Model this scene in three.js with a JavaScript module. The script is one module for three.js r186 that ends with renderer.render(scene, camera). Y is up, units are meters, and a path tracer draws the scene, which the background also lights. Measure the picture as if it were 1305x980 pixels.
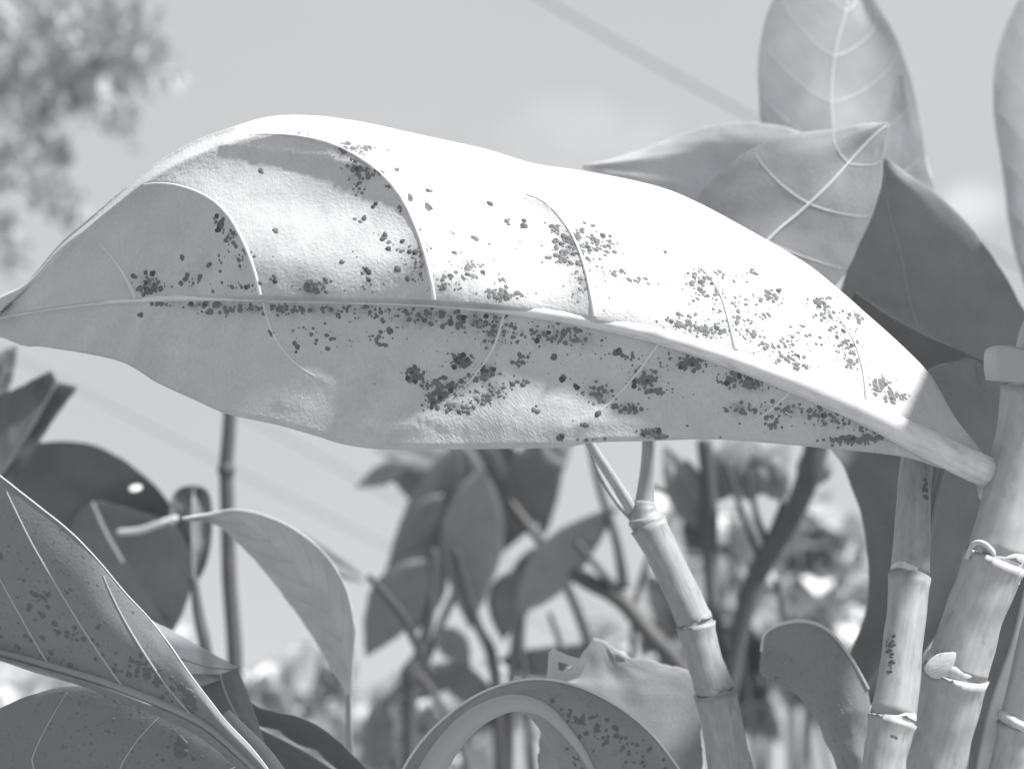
import * as THREE from 'three';
import { mergeGeometries, mergeVertices } from 'three/addons/utils/BufferGeometryUtils.js';
import { ImprovedNoise } from 'three/addons/math/ImprovedNoise.js';

// ---------------------------------------------------------------- camera, sky, sun, exposure
const scene = new THREE.Scene();
const FOV = 30, PITCH = 12 * Math.PI / 180, EYE = new THREE.Vector3(0, 1.3, 0);
const camera = new THREE.PerspectiveCamera(FOV, 1024 / 768, 0.02, 3000);
const FWD = new THREE.Vector3(0, Math.sin(PITCH), -Math.cos(PITCH));
const UPV = new THREE.Vector3(0, Math.cos(PITCH), Math.sin(PITCH));
const RIGHT = new THREE.Vector3(1, 0, 0);
camera.position.copy(EYE);
camera.lookAt(EYE.clone().add(FWD));
camera.focus = 0.305;                       // kept on both places that may be read
camera.userData.focus = 0.305;
camera.userData.fStop = 13;
const EXPOSURE = 2.3;
const renderer = new THREE.WebGLRenderer({ antialias: true });
renderer.setSize(1024, 768);
renderer.toneMapping = THREE.LinearToneMapping;
renderer.toneMappingExposure = EXPOSURE;
renderer.shadowMap.enabled = true;

// direction to the sun, in terms of right / up / towards the viewer
const SUN = new THREE.Vector3().addScaledVector(RIGHT, 0.54).addScaledVector(UPV, 0.84).addScaledVector(FWD, -0.08).normalize();
const sun = new THREE.DirectionalLight(new THREE.Color(1, 0.99, 0.97), 3.5);
sun.position.copy(EYE).addScaledVector(SUN, 6);
sun.target.position.copy(EYE).addScaledVector(FWD, 0.35);
sun.castShadow = true;
sun.shadow.mapSize.set(2048, 2048);
Object.assign(sun.shadow.camera, { left: -1.5, right: 1.5, top: 1.5, bottom: -1.5, near: 0.5, far: 14 });
sun.shadow.bias = -0.0004;
sun.shadow.radius = 7;
scene.add(sun, sun.target);

function rng(seed) { let a = seed >>> 0; return () => { a = (a + 0x6D2B79F5) | 0; let t = Math.imul(a ^ (a >>> 15), 1 | a); t = (t + Math.imul(t ^ (t >>> 7), 61 | t)) ^ t; return ((t ^ (t >>> 14)) >>> 0) / 4294967296; }; }
const smooth = (a, b, x) => { const t = Math.min(1, Math.max(0, (x - a) / (b - a))); return t * t * (3 - 2 * t); };
const mixv = (a, b, t) => a + (b - a) * t;
const noise3 = new ImprovedNoise();
const fbm = (x, y, z, o = 4) => { let s = 0, a = 0.5; for (let i = 0; i < o; i++) { s += a * noise3.noise(x, y, z); x *= 2.03; y *= 2.03; z *= 2.03; a *= 0.5; } return s; };
// a photo position (1305 x 980) at a depth in metres along the view axis, as a point of the place
const F = 490 / Math.tan(FOV * Math.PI / 360);
const at = (x, y, d) => EYE.clone().addScaledVector(RIGHT, (x - 652.5) / F * d).addScaledVector(UPV, (490 - y) / F * d).addScaledVector(FWD, d);

{ // pale, slightly hazy sky with soft cloud
  const W = 1024, H = 512, data = new Float32Array(W * H * 4);
  const puffs = [[1240, 262, 0.030, 0.018], [745, 185, 0.075, 0.035], [-900, 200, 0.09, 0.03], [2300, 240, 0.10, 0.03], [3400, 150, 0.12, 0.04]].map(([x, y, a, b], i) => {
    const v = at(x, y, 1).sub(EYE).normalize(); return [Math.atan2(v.x, -v.z), Math.asin(v.y), a, b, i === 1 ? 0.09 : 0.3];
  });
  for (let j = 0; j < H; j++) for (let i = 0; i < W; i++) {
    const el = ((j + 0.5) / H - 0.5) * Math.PI, az = ((i + 0.5) / W - 0.5) * 2 * Math.PI;
    // three's equirectangular: u = atan2(z, x) / 2pi + 0.5
    const x = Math.cos(el) * Math.cos(az), z = Math.cos(el) * Math.sin(az), y = Math.sin(el);
    const theta = Math.atan2(x, -z);
    const s = Math.max(0, Math.sin(el));
    let L = 0.615 + 0.085 * Math.exp(-s * 7);
    L += 0.05 * fbm(x * 2.2 + 5, y * 6, z * 2.2, 4) * smooth(0, 0.2, s);
    for (const [ca, ce, ra, rb, amp] of puffs) {
      let da = theta - ca; da = Math.atan2(Math.sin(da), Math.cos(da));
      const de = el - ce, q = (da * da) / (ra * ra) + (de * de) / (rb * rb) + 1.6 * fbm(az * 26, el * 40, 2.5, 4);
      L += amp * smooth(1.3, -0.6, q);
    }
    if (el < 0) L = mixv(L, 0.45, smooth(0, -0.12, el));
    const o = (j * W + i) * 4, k = L / EXPOSURE;
    data[o] = k * 0.985; data[o + 1] = k * 1.0; data[o + 2] = k * 1.02; data[o + 3] = 1;
  }
  const sky = new THREE.DataTexture(data, W, H, THREE.RGBAFormat, THREE.FloatType);
  sky.mapping = THREE.EquirectangularReflectionMapping;
  sky.magFilter = sky.minFilter = THREE.LinearFilter;
  sky.needsUpdate = true;
  scene.background = sky; scene.environment = sky;
}

// ---------------------------------------------------------------- materials
const grey = (v) => new THREE.Color().setRGB(v * 0.985, v, v * 1.03);
function noiseTexture(size, f, repeat) {
  const d = new Uint8Array(size * size * 4);
  for (let j = 0; j < size; j++) for (let i = 0; i < size; i++) {
    const v = Math.max(0, Math.min(255, Math.round(255 * f(i / size, j / size)))), o = (j * size + i) * 4;
    d[o] = d[o + 1] = d[o + 2] = v; d[o + 3] = 255;
  }
  const t = new THREE.DataTexture(d, size, size);
  t.wrapS = t.wrapT = THREE.RepeatWrapping; t.magFilter = THREE.LinearFilter; t.minFilter = THREE.LinearMipmapLinearFilter; t.generateMipmaps = true;
  t.repeat.set(repeat, repeat); t.needsUpdate = true;
  return t;
}
// periodic noise: blend of shifted copies
const tile = (fn) => (u, v) => { const a = smooth(0, 1, u), b = smooth(0, 1, v); return fn(u, v) * (1 - a) * (1 - b) + fn(u - 1, v) * a * (1 - b) + fn(u, v - 1) * (1 - a) * b + fn(u - 1, v - 1) * a * b; };
const rc = rng(77), CELL = 26, cells = Array.from({ length: CELL * CELL }, () => [rc(), rc()]);
function worleyEdge(u, v) {                 // fine net of veinlets
  const x = u * CELL, y = v * CELL, ix = Math.floor(x), iy = Math.floor(y); let a = 9, b = 9;
  for (let dy = -1; dy <= 1; dy++) for (let dx = -1; dx <= 1; dx++) {
    const c = cells[((iy + dy + CELL) % CELL) * CELL + ((ix + dx + CELL) % CELL)];
    const d = Math.hypot(ix + dx + c[0] - x, iy + dy + c[1] - y); if (d < a) { b = a; a = d; } else if (d < b) b = d;
  }
  return b - a;
}
const veinNet = noiseTexture(512, (u, v) => { const e = worleyEdge(u, v); return 0.5 + 0.10 * (1 - smooth(0.02, 0.25, e)) + 0.6 * tile((a, b) => fbm(a * 60, b * 60, 3.1, 2))(u, v); }, 24);
const mottle = noiseTexture(512, (u, v) => 0.87 + 0.06 * (1 - smooth(0.02, 0.16, worleyEdge(u, v))) + tile((p, q) => 0.22 * fbm(p * 5 + 3, q * 5, 1.3, 5) + 0.10 * fbm(p * 38, q * 38, 7.7, 2))(u, v), 26);
const streaks = noiseTexture(256, tile((u, v) => 0.86 - 0.3 * smooth(0.05, 0.5, fbm(u * 7 + 7, v * 12, 2.2, 5)) + 0.2 * fbm(u * 26, v * 4, 4.2, 4) + 0.24 * fbm(u * 9, v * 22, 9.2, 4)), 1);
const speckle = noiseTexture(256, tile((u, v) => { const n = fbm(u * 34, v * 34, 6.6, 3); return 0.92 + 0.1 * fbm(u * 6, v * 6, 2, 3) - 0.30 * smooth(0.20, 0.34, n); }), 30);

function leafMaterial(v, { rough = 0.5, trans = 0.35, bump = 0.00008, map = mottle, spec = 0.5 } = {}) {
  return new THREE.MeshPhysicalMaterial({ color: grey(v), roughness: rough, map, bumpMap: veinNet, bumpScale: bump, transmission: trans, thickness: 0, side: THREE.DoubleSide, specularIntensity: spec });
}
const plain = (v, rough = 0.6, extra = {}) => new THREE.MeshStandardMaterial({ color: grey(v), roughness: rough, ...extra });
const M = {
  main: leafMaterial(0.66, { rough: 0.5, trans: 0.22, bump: 0.00016 }),
  mainVein: plain(0.72, 0.55, { map: streaks }),
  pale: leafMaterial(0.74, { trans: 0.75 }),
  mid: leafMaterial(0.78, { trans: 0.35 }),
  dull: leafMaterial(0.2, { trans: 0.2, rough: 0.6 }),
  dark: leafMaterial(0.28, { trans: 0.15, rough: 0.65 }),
  spotted: leafMaterial(0.28, { trans: 0.2, map: speckle }),
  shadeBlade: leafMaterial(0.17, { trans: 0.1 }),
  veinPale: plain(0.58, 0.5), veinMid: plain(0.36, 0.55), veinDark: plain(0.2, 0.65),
  spot: plain(0.13, 0.8), spotDeep: plain(0.075, 0.8), spotPale: plain(0.16, 0.85), spotSoft: plain(0.30, 0.8),
  cane: plain(0.37, 0.55, { map: streaks, bumpMap: streaks, bumpScale: 0.0001 }),
  canePale: plain(0.46, 0.65, { map: streaks, bumpMap: streaks, bumpScale: 0.00012 }),
  collar: plain(0.62, 0.65, { map: streaks, bumpMap: streaks, bumpScale: 0.00012 }),
  stalk: plain(0.34, 0.55, { map: streaks }), stalkDark: plain(0.11, 0.65, { map: streaks }),
  cable: plain(0.10, 0.7), bark: plain(0.26, 0.9, { map: streaks }),
  soil: plain(0.28, 0.95, { map: mottle }),
  tissue: plain(0.66, 0.6, { map: mottle }),
};

// ---------------------------------------------------------------- helpers: names, things, parts
const used = {};
const numbered = (n) => { used[n] = (used[n] ?? -1) + 1; return used[n] ? `${n}_${String(used[n]).padStart(3, '0')}` : n; };
function thing(name, label, category, base, group) {
  const o = new THREE.Group(); o.name = numbered(name); o.position.copy(base); scene.add(o);
  o.userData = { label, category }; if (group) o.userData.group = group;
  return o;
}
function part(name, geometry, material, parent, label, origin) {
  const m = new THREE.Mesh(geometry, material); m.name = numbered(name); m.castShadow = m.receiveShadow = true;
  if (origin) geometry.translate(-origin.x, -origin.y, -origin.z);
  if (label) m.userData.label = label;
  parent.add(m); return m;
}
function crom(list, n, dims) {              // Catmull-Rom through number tuples, resampled evenly by arc length of the first two
  const P = list.map((p) => p.slice()); const out = [], fine = [];
  const get = (i) => P[Math.max(0, Math.min(P.length - 1, i))];
  for (let i = 0; i < P.length - 1; i++) for (let k = 0; k < 16; k++) {
    const t = k / 16, a = get(i - 1), b = get(i), c = get(i + 1), e = get(i + 2), q = [];
    for (let m = 0; m < dims; m++) { const A = a[m] ?? 0, B = b[m] ?? 0, C = c[m] ?? 0, E = e[m] ?? 0; q.push(0.5 * (2 * B + (C - A) * t + (2 * A - 5 * B + 4 * C - E) * t * t + (3 * B - A - 3 * C + E) * t * t * t)); }
    fine.push(q);
  }
  fine.push(Array.from({ length: dims }, (_, m) => P[P.length - 1][m] ?? 0));
  const L = [0]; for (let i = 1; i < fine.length; i++) L.push(L[i - 1] + Math.hypot(fine[i][0] - fine[i - 1][0], fine[i][1] - fine[i - 1][1]));
  let j = 0;
  for (let i = 0; i < n; i++) {
    const s = L[L.length - 1] * i / (n - 1); while (j < fine.length - 2 && L[j + 1] < s) j++;
    const f = (s - L[j]) / Math.max(1e-9, L[j + 1] - L[j]); out.push(fine[j].map((v, m) => mixv(v, fine[j + 1][m], Math.min(1, Math.max(0, f)))));
  }
  return out;
}
const pl = (pts, x) => { if (x <= pts[0][0]) return pts[0][1]; for (let i = 1; i < pts.length; i++) if (x <= pts[i][0]) { const a = pts[i - 1], b = pts[i]; return mixv(a[1], b[1], (x - a[0]) / (b[0] - a[0])); } return pts[pts.length - 1][1]; };

// a closed shell (front, back, rim) over a grid of points: a blade with thickness
function shell(grid, thick) {
  const nu = grid.length, nv = grid[0].length, N = nu * nv, pos = new Float32Array(N * 2 * 3), uv = new Float32Array(N * 2 * 2), nor = [];
  const e1 = new THREE.Vector3(), e2 = new THREE.Vector3();
  let flip = 0;
  for (let i = 0; i < nu; i++) for (let j = 0; j < nv; j++) {
    e1.subVectors(grid[Math.min(nu - 1, i + 1)][j], grid[Math.max(0, i - 1)][j]);
    e2.subVectors(grid[i][Math.min(nv - 1, j + 1)], grid[i][Math.max(0, j - 1)]);
    const n = new THREE.Vector3().crossVectors(e1, e2); if (n.lengthSq() < 1e-20) n.copy(nor.length ? nor[nor.length - 1] : FWD); n.normalize(); nor.push(n);
    flip += n.dot(new THREE.Vector3().subVectors(EYE, grid[i][j]));
  }
  const sgn = flip >= 0 ? 1 : -1;
  let su = 0; const vs = new Array(nv).fill(0);
  for (let i = 0; i < nu; i++) {
    if (i) su += grid[i][nv >> 1].distanceTo(grid[i - 1][nv >> 1]);
    let sv = 0; for (let j = 0; j < nv; j++) {
      if (j) sv += grid[i][j].distanceTo(grid[i][j - 1]);
      const p = grid[i][j], n = nor[i * nv + j], k = i * nv + j;
      // thins out towards the margin
      const tk = thick * (0.35 + 0.65 * smooth(0, 0.06, Math.min(j, nv - 1 - j) / nv));
      pos.set([p.x, p.y, p.z], k * 3); pos.set([p.x - sgn * n.x * tk, p.y - sgn * n.y * tk, p.z - sgn * n.z * tk], (N + k) * 3);
      uv.set([su, sv], k * 2); uv.set([su + 0.013, sv + 0.021], (N + k) * 2);
    }
  }
  const idx = [];
  const quad = (a, b, c, d, f) => { if (f) idx.push(a, b, c, a, c, d); else idx.push(a, c, b, a, d, c); };
  for (let i = 0; i < nu - 1; i++) for (let j = 0; j < nv - 1; j++) {
    const a = i * nv + j; quad(a, a + nv, a + nv + 1, a + 1, sgn > 0); quad(N + a, N + a + nv, N + a + nv + 1, N + a + 1, sgn < 0);
  }
  const rim = (a, b) => quad(a, b, N + b, N + a, sgn < 0);
  for (let i = 0; i < nu - 1; i++) { rim(i * nv, (i + 1) * nv); rim((i + 1) * nv + nv - 1, i * nv + nv - 1); }
  for (let j = 0; j < nv - 1; j++) { rim(j + 1, j); rim((nu - 1) * nv + j, (nu - 1) * nv + j + 1); }
  const g = new THREE.BufferGeometry(); g.setAttribute('position', new THREE.BufferAttribute(pos, 3)); g.setAttribute('uv', new THREE.BufferAttribute(uv, 2)); g.setIndex(idx); g.computeVertexNormals();
  return g;
}
// a round, tapering rod along points with a radius each
function rod(pts, radii, seg = 10, round = true, uvScale = 1, wobble = 0) {
  const n = pts.length, pos = [], uv = [], idx = []; let prev = null, len = 0;
  for (let i = 0; i < n; i++) {
    const t = new THREE.Vector3().subVectors(pts[Math.min(n - 1, i + 1)], pts[Math.max(0, i - 1)]).normalize();
    if (!prev) { prev = new THREE.Vector3().crossVectors(t, Math.abs(t.z) < 0.9 ? new THREE.Vector3(0, 0, 1) : new THREE.Vector3(1, 0, 0)).normalize(); }
    prev.addScaledVector(t, -prev.dot(t)).normalize(); const b = new THREE.Vector3().crossVectors(t, prev);
    if (i) len += pts[i].distanceTo(pts[i - 1]);
    for (let k = 0; k <= seg; k++) {
      const a = (k % seg) / seg * 2 * Math.PI, r = radii[i] * (1 + wobble * noise3.noise(Math.cos(a) * 1.3 + i * 0.21, Math.sin(a) * 1.3, i * 0.33));
      const p = pts[i].clone().addScaledVector(prev, Math.cos(a) * r).addScaledVector(b, Math.sin(a) * r);
      pos.push(p.x, p.y, p.z); uv.push(k / seg * uvScale, len * 12);
    }
  }
  const w = seg + 1;
  for (let i = 0; i < n - 1; i++) for (let k = 0; k < seg; k++) { const a = i * w + k; idx.push(a, a + 1, a + w + 1, a, a + w + 1, a + w); }
  for (const [i, s] of [[0, 1], [n - 1, -1]]) { const c = pos.length / 3; pos.push(pts[i].x, pts[i].y, pts[i].z); uv.push(0.5, 0.5); for (let k = 0; k < seg; k++) { const a = i * w + k; if (s > 0) idx.push(c, a + 1, a); else idx.push(c, a, a + 1); } }
  const g = new THREE.BufferGeometry(); g.setAttribute('position', new THREE.Float32BufferAttribute(pos, 3)); g.setAttribute('uv', new THREE.Float32BufferAttribute(uv, 2)); g.setIndex(idx); g.computeVertexNormals();
  // weld the normals of the seam
  const nr = g.attributes.normal; for (let i = 0; i < n; i++) { const a = i * w, b = a + seg, v = new THREE.Vector3().fromBufferAttribute(nr, a).add(new THREE.Vector3().fromBufferAttribute(nr, b)).normalize(); nr.setXYZ(a, v.x, v.y, v.z); nr.setXYZ(b, v.x, v.y, v.z); }
  return g;
}
// rod through photo positions [x, y, depth, radius in photo pixels]
function rodAt(list, seg = 10, n = 0, wobble = 0, uvScale = 1) {
  const q = list.length > 2 || n ? crom(list, n || Math.max(8, list.length * 6), 4) : list;
  return rod(q.map(([x, y, d]) => at(x, y, d)), q.map(([, , d, r]) => r / F * d), seg, true, uvScale, wobble);
}
const toGround = (p, lean = 0) => [p, new THREE.Vector3(p.x + lean * 0.5, p.y * 0.5, p.z - 0.01), new THREE.Vector3(p.x + lean, 0, p.z - 0.02)];

// shapes of a spot: three low uneven domes
const domes = [1, 2, 3].map((s) => {
  const g = new THREE.SphereGeometry(1, 9, 4, 0, Math.PI * 2, 0, Math.PI / 2), p = g.attributes.position;
  for (let i = 0; i < p.count; i++) { const x = p.getX(i), y = p.getY(i), z = p.getZ(i), k = 1 + 0.35 * noise3.noise(x * 1.4 + s * 7, z * 1.4, s); p.setXYZ(i, x * k, y * 0.45 - 0.08, z * k); }
  const m = mergeVertices(g); m.computeVertexNormals(); m.deleteAttribute('uv'); return m;
});
function plantSpots(list, parent, material, origin, name = 'dark_spot', most = 300, tones = null) {   // list of {p, n, r}
  list.sort((a, b) => b.r - a.r);
  const Y = new THREE.Vector3(0, 1, 0), rest = [], r = rng(list.length * 7 + 3);
  list.forEach((s, i) => {
    const q = new THREE.Quaternion().setFromUnitVectors(Y, s.n).multiply(new THREE.Quaternion().setFromAxisAngle(Y, r() * 6.28)), sc = new THREE.Vector3(s.r * (0.85 + 0.4 * r()), s.r * (0.5 + 0.5 * r()), s.r * (0.85 + 0.4 * r())), p = s.p.clone().sub(origin);
    const g = domes[i % 3];
    if (i < most) { const m = new THREE.Mesh(g, tones ? tones[Math.floor(r() * tones.length)] : material); m.name = numbered(name); m.position.copy(p); m.quaternion.copy(q); m.scale.copy(sc); m.castShadow = m.receiveShadow = true; parent.add(m); }
    else rest.push(g.clone().applyMatrix4(new THREE.Matrix4().compose(p, q, sc)));
  });
  if (rest.length) { const m = new THREE.Mesh(mergeGeometries(rest), material); m.name = numbered('speckling'); m.userData.kind = 'stuff'; m.castShadow = m.receiveShadow = true; parent.add(m); }
}

// a leaf traced by three rails (one margin, midrib, other margin) of photo positions with a depth offset in mm (positive: farther)
function leaf(plant, o) {
  const { A, Mid, B, d, bulge = [2, 2], quilt = 0.5, veins = 7, slant = 0.1, mat, vein = M.veinMid, thick = 0.0006, label, nu = 56, nw = 14, midR = [4, 1.5], sideR = 1.2, sideFade = 0.92, spots, spotMat = M.spot, drawVeins = true, seed = 1, roughEdge = 0.6 } = o;
  const a = crom(A, nu, 3), m = crom(Mid, nu, 3), b = crom(B, nu, 3), org = plant.position;
  const surf = (t, w) => {
    const f = Math.max(0, Math.min(nu - 1.001, t * (nu - 1))), i = Math.floor(f), k = f - i, R = w >= 0 ? a : b, s = Math.abs(w);
    const e = [0, 1, 2].map((c) => mixv(R[i][c], R[i + 1][c], k)), c0 = [0, 1, 2].map((c) => mixv(m[i][c], m[i + 1][c], k));
    const ph = t * veins - Math.pow(s, 1.3) * slant * veins, fade = smooth(0, 0.12, t) * smooth(1, 0.9, t);
    let dz = c0[2] + (e[2] - c0[2]) * s - (w >= 0 ? bulge[0] : bulge[1]) * Math.sin(Math.PI * s) * fade + quilt * Math.abs(Math.sin(Math.PI * ph)) * smooth(0, 0.2, s) * smooth(1.05, 0.7, s) * fade;
    dz += 0.5 * fbm(t * 4 + seed * 3.7, w * 2.2, seed, 3) * fade;
    const je = roughEdge * smooth(0.7, 1, s) * fade, jx = je * 5 * fbm(t * 9, seed, w > 0 ? 3 : 8, 3), jy = je * 5 * fbm(t * 9 + 40, seed, w > 0 ? 3 : 8, 3);
    return at(c0[0] + (e[0] - c0[0]) * s + jx, c0[1] + (e[1] - c0[1]) * s + jy, d + dz / 1000);
  };
  const grid = []; for (let i = 0; i < nu; i++) { const row = []; for (let j = -nw; j <= nw; j++) row.push(surf(i / (nu - 1), j / nw)); grid.push(row); }
  const mesh = part('leaf', shell(grid, thick), mat, plant, label, org);
  const px = d / F;
  if (midR) {
    const pts = [], rr = []; for (let i = 0; i <= 40; i++) { pts.push(surf(i / 40 * 0.985, 0)); rr.push(mixv(midR[0], midR[1], i / 40) * px); }
    part('midrib', rod(pts, rr, 8), vein, mesh, null, org);
  }
  if (drawVeins) for (let k = 1; k < veins; k++) for (const s of [1, -1]) {
    const pts = [], rr = []; for (let i = 0; i <= 16; i++) { const w = i / 16 * sideFade, t = (k + Math.pow(w, 1.3) * slant * veins) / veins; if (t > 0.97) break; pts.push(surf(t, s * w)); rr.push(sideR * px * (1 - 0.7 * i / 16)); }
    if (pts.length > 4) part('side_vein', rod(pts, rr, 6), vein, mesh, null, org);
  }
  if (spots) {
    const r = rng(seed * 91 + 5), list = [];
    for (const [t0, w0, rt, rw, n, size] of spots) for (let i = 0; i < n; i++) {
      const g1 = (r() + r() + r() - 1.5) * 1.2, g2 = (r() + r() + r() - 1.5) * 1.2, t = t0 + g1 * rt, w = w0 + g2 * rw;
      if (Math.abs(w) > 0.97 || t < 0.01 || t > 0.97) continue;
      const p = surf(t, w), n3 = new THREE.Vector3().crossVectors(surf(t + 0.01, w).sub(p), surf(t, w + 0.02).sub(p)).normalize(); if (n3.dot(new THREE.Vector3().subVectors(EYE, p)) < 0) n3.negate();
      list.push({ p, n: n3, r: size * (0.5 + r()) * px });
    }
    plantSpots(list, mesh, spotMat, org);
  }
  return { mesh, surf };
}

// ---------------------------------------------------------------- setting: ground
{
  const g = new THREE.CircleGeometry(1200, 96); g.rotateX(-Math.PI / 2);
  const uv = g.attributes.uv, p = g.attributes.position; for (let i = 0; i < p.count; i++) uv.setXY(i, p.getX(i) * 0.02, p.getZ(i) * 0.02);
  const m = new THREE.Mesh(g, M.soil); m.name = 'ground'; m.receiveShadow = true; m.userData = { kind: 'structure' }; scene.add(m);
}

// ---------------------------------------------------------------- the shrub on the right that carries the big spotted leaf
const caneFoot = at(1190, 1010, 0.318); const rightShrub = thing('broadleaf_shrub', 'pale thick jointed cane at the right edge, carrying the huge spotted leaf', 'shrub', new THREE.Vector3(caneFoot.x - 0.05, 0, caneFoot.z - 0.02));
const RO = rightShrub.position;

// main leaf: upper margin, midrib and lower margin as functions of the photo's x
const rail = (list) => { const q = crom(list, 500, 2); let j = 0; const T = new Float32Array(1500); for (let x = -100; x < 1400; x++) { j = 0; let lo = 0, hi = q.length - 1; while (hi - lo > 1) { const c = (lo + hi) >> 1; if (q[c][0] <= x) lo = c; else hi = c; } const f = Math.min(1, Math.max(0, (x - q[lo][0]) / Math.max(1e-6, q[hi][0] - q[lo][0]))); T[x + 100] = mixv(q[lo][1], q[hi][1], f); } return (x) => { const i = Math.max(-100, Math.min(1398, x)), a = Math.floor(i); return mixv(T[a + 100], T[a + 101], i - a); }; };
const topY = rail([[-80, 414], [-40, 398], [0, 377], [35, 357], [75, 311], [110, 281], [150, 246], [200, 206], [250, 178], [300, 160], [345, 148], [400, 147], [460, 155], [520, 168], [575, 180], [620, 190], [680, 208], [740, 217], [800, 228], [850, 241], [890, 258], [930, 279], [980, 307], [1030, 337], [1070, 369], [1110, 404], [1150, 440], [1180, 470], [1195, 491], [1215, 527], [1240, 560], [1263, 588], [1280, 600]]);
const midY = rail([[-80, 416], [-40, 412], [0, 404], [60, 393], [150, 383], [250, 379], [350, 380], [450, 382], [550, 385], [650, 394], [750, 409], [830, 426], [900, 447], [960, 468], [1020, 491], [1080, 516], [1130, 540], [1180, 565], [1230, 589], [1265, 604], [1280, 608]]);
const botY = rail([[-80, 418], [-40, 421], [0, 430], [30, 441], [60, 443], [150, 460], [200, 488], [250, 511], [290, 528], [350, 541], [400, 555], [440, 567], [490, 573], [560, 573], [650, 572], [720, 570], [760, 564], [830, 562], [900, 560], [960, 563], [1060, 572], [1150, 582], [1200, 597], [1240, 607], [1263, 614], [1280, 616]]);
const mainDepth = rail([[-80, 0.338], [0, 0.326], [150, 0.311], [300, 0.302], [500, 0.298], [700, 0.298], [900, 0.300], [1100, 0.304], [1230, 0.313], [1280, 0.324]]);
const upperVeins = [
  [1.2, 26, 60, [[174, 382], [164, 362], [150, 338], [128, 313], [100, 296], [80, 300]]],
  [4.8, 34, 80, [[331, 376], [322, 340], [308, 305], [288, 272], [262, 250], [225, 236], [190, 234], [160, 245], [120, 282]]],
  [7.0, 52, 90, [[553, 382], [546, 340], [532, 295], [510, 250], [478, 215], [430, 186], [380, 173], [330, 171], [280, 180], [225, 206]]],
  [2.2, 26, 80, [[758, 404], [748, 350], [732, 305], [712, 275], [690, 255], [655, 243], [610, 235], [550, 226]]],
  [0.9, 26, 60, [[938, 446], [928, 405], [918, 375], [900, 348], [870, 325], [820, 306]]],
  [1.3, 26, 60, [[1106, 520], [1101, 475], [1090, 438], [1070, 406], [1042, 380], [1000, 358]]],
];
const lowerVeins = [
  [0.5, 30, 60, [[200, 388], [230, 425], [280, 455], [340, 470]]],
  [0.8, 30, 60, [[335, 386], [350, 430], [385, 470], [440, 495]]],
  [1.1, 30, 60, [[642, 400], [630, 440], [605, 478], [570, 512], [530, 535]]],
  [1.1, 30, 60, [[840, 436], [810, 478], [770, 520], [730, 548]]],
  [0.7, 26, 60, [[1012, 494], [975, 528], [930, 552]]],
];
function signed(line, x, y) {               // distance to a polyline, positive on its right when walked away from the midrib
  let best = 1e9, sg = 1;
  for (let i = 1; i < line.length; i++) {
    const [ax, ay] = line[i - 1], [bx, by] = line[i], dx = bx - ax, dy = by - ay, t = Math.max(i === 1 ? -9 : 0, Math.min(i === line.length - 1 ? 9 : 1, ((x - ax) * dx + (y - ay) * dy) / (dx * dx + dy * dy)));
    const d = Math.hypot(x - ax - dx * t, y - ay - dy * t); if (d < best - 1e-6) { best = d; sg = dx * (y - ay) - dy * (x - ax) >= 0 ? 1 : -1; }
  }
  return best * sg;
}
for (const set of [upperVeins, lowerVeins]) for (const v of set) v[3] = crom(v[3], 24, 2);
const PXM = 0.30 / F * 1000;                // millimetres per photo pixel at the leaf
const upSlope = [[-80, 0], [80, 0.05], [180, 0.15], [300, 0.27], [420, 0.43], [560, 0.72], [650, 0.85], [1000, 0.85], [1180, 0.6], [1265, 0.2]];
const shadeTo = [[-80, 0.02], [250, 0.03], [330, 0.08], [420, 0.14], [480, 0.30], [540, 0.44], [590, 0.60], [640, 0.47], [720, 0.50], [780, 0.66], [850, 0.86], [950, 0.97], [1280, 1.0]];
function height(x, y) {                     // millimetres towards the viewer
  const my = midY(x), up = y < my, D = Math.max(1, up ? my - topY(x) : botY(x) - my), w = Math.abs(y - my) / D; let h = 0;
  if (up) {
    h -= pl(upSlope, x) * D * PXM * (Math.pow(w, 1.2 + 0.08 * smooth(560, 440, x)) - 0.05 * (1 - Math.exp(-w / 0.05)));
    const ease = smooth(0, 0.25, w) * 0.3 + 0.7, far = 260 * (1 - smooth(0.05, 0.55, w)) * smooth(700, 560, x), edge = smooth(1.0, 0.9, w);
    for (const [A, Ll, Lr, line] of upperVeins) { const s = signed(line, x, y); if (Math.abs(s) > 400) continue; h += A * ease * (0.35 + 0.65 * edge) * (s < 0 ? Math.exp(s / Ll) : Math.exp(-s / (Lr + far))); }
    h += 2.4 * smooth(0.945, 1.0, w) * smooth(360, 280, x) * smooth(0, 90, x);
    h -= 1.2 * smooth(0.955, 1.0, w) * smooth(300, 420, x);
  } else {
    const ws = 0.86 * pl(shadeTo, x), k = smooth(700, 1000, x), a = 0.14, b = 0.105;
    const W = (q) => { const u = (q - ws) / 0.05; return 0.05 * (u > 20 ? u : Math.log(1 + Math.exp(u))); };
    h += D * PXM * (-a * smooth(200, 420, x) * w + (a * smooth(200, 420, x) + b) * (W(w) - W(0)));
    for (const [A, Ll, Lr, line] of lowerVeins) { const s = -signed(line, x, y); h += A * smooth(1, 0.8, w) * (s < 0 ? Math.exp(s / Ll) : Math.exp(-s / Lr)); }
    h -= 0.7 * smooth(0.97, 1, w);
  }
  h += 0.55 * fbm(x * 0.012, y * 0.012, 3.3, 4) + 0.10 * fbm(x * 0.06, y * 0.09, 8.3, 3);
  return h;
}
const mainSurf = (x, y, lift = 0) => at(x, y, mainDepth(x) - (height(x, y) + lift) / 1000);
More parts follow.
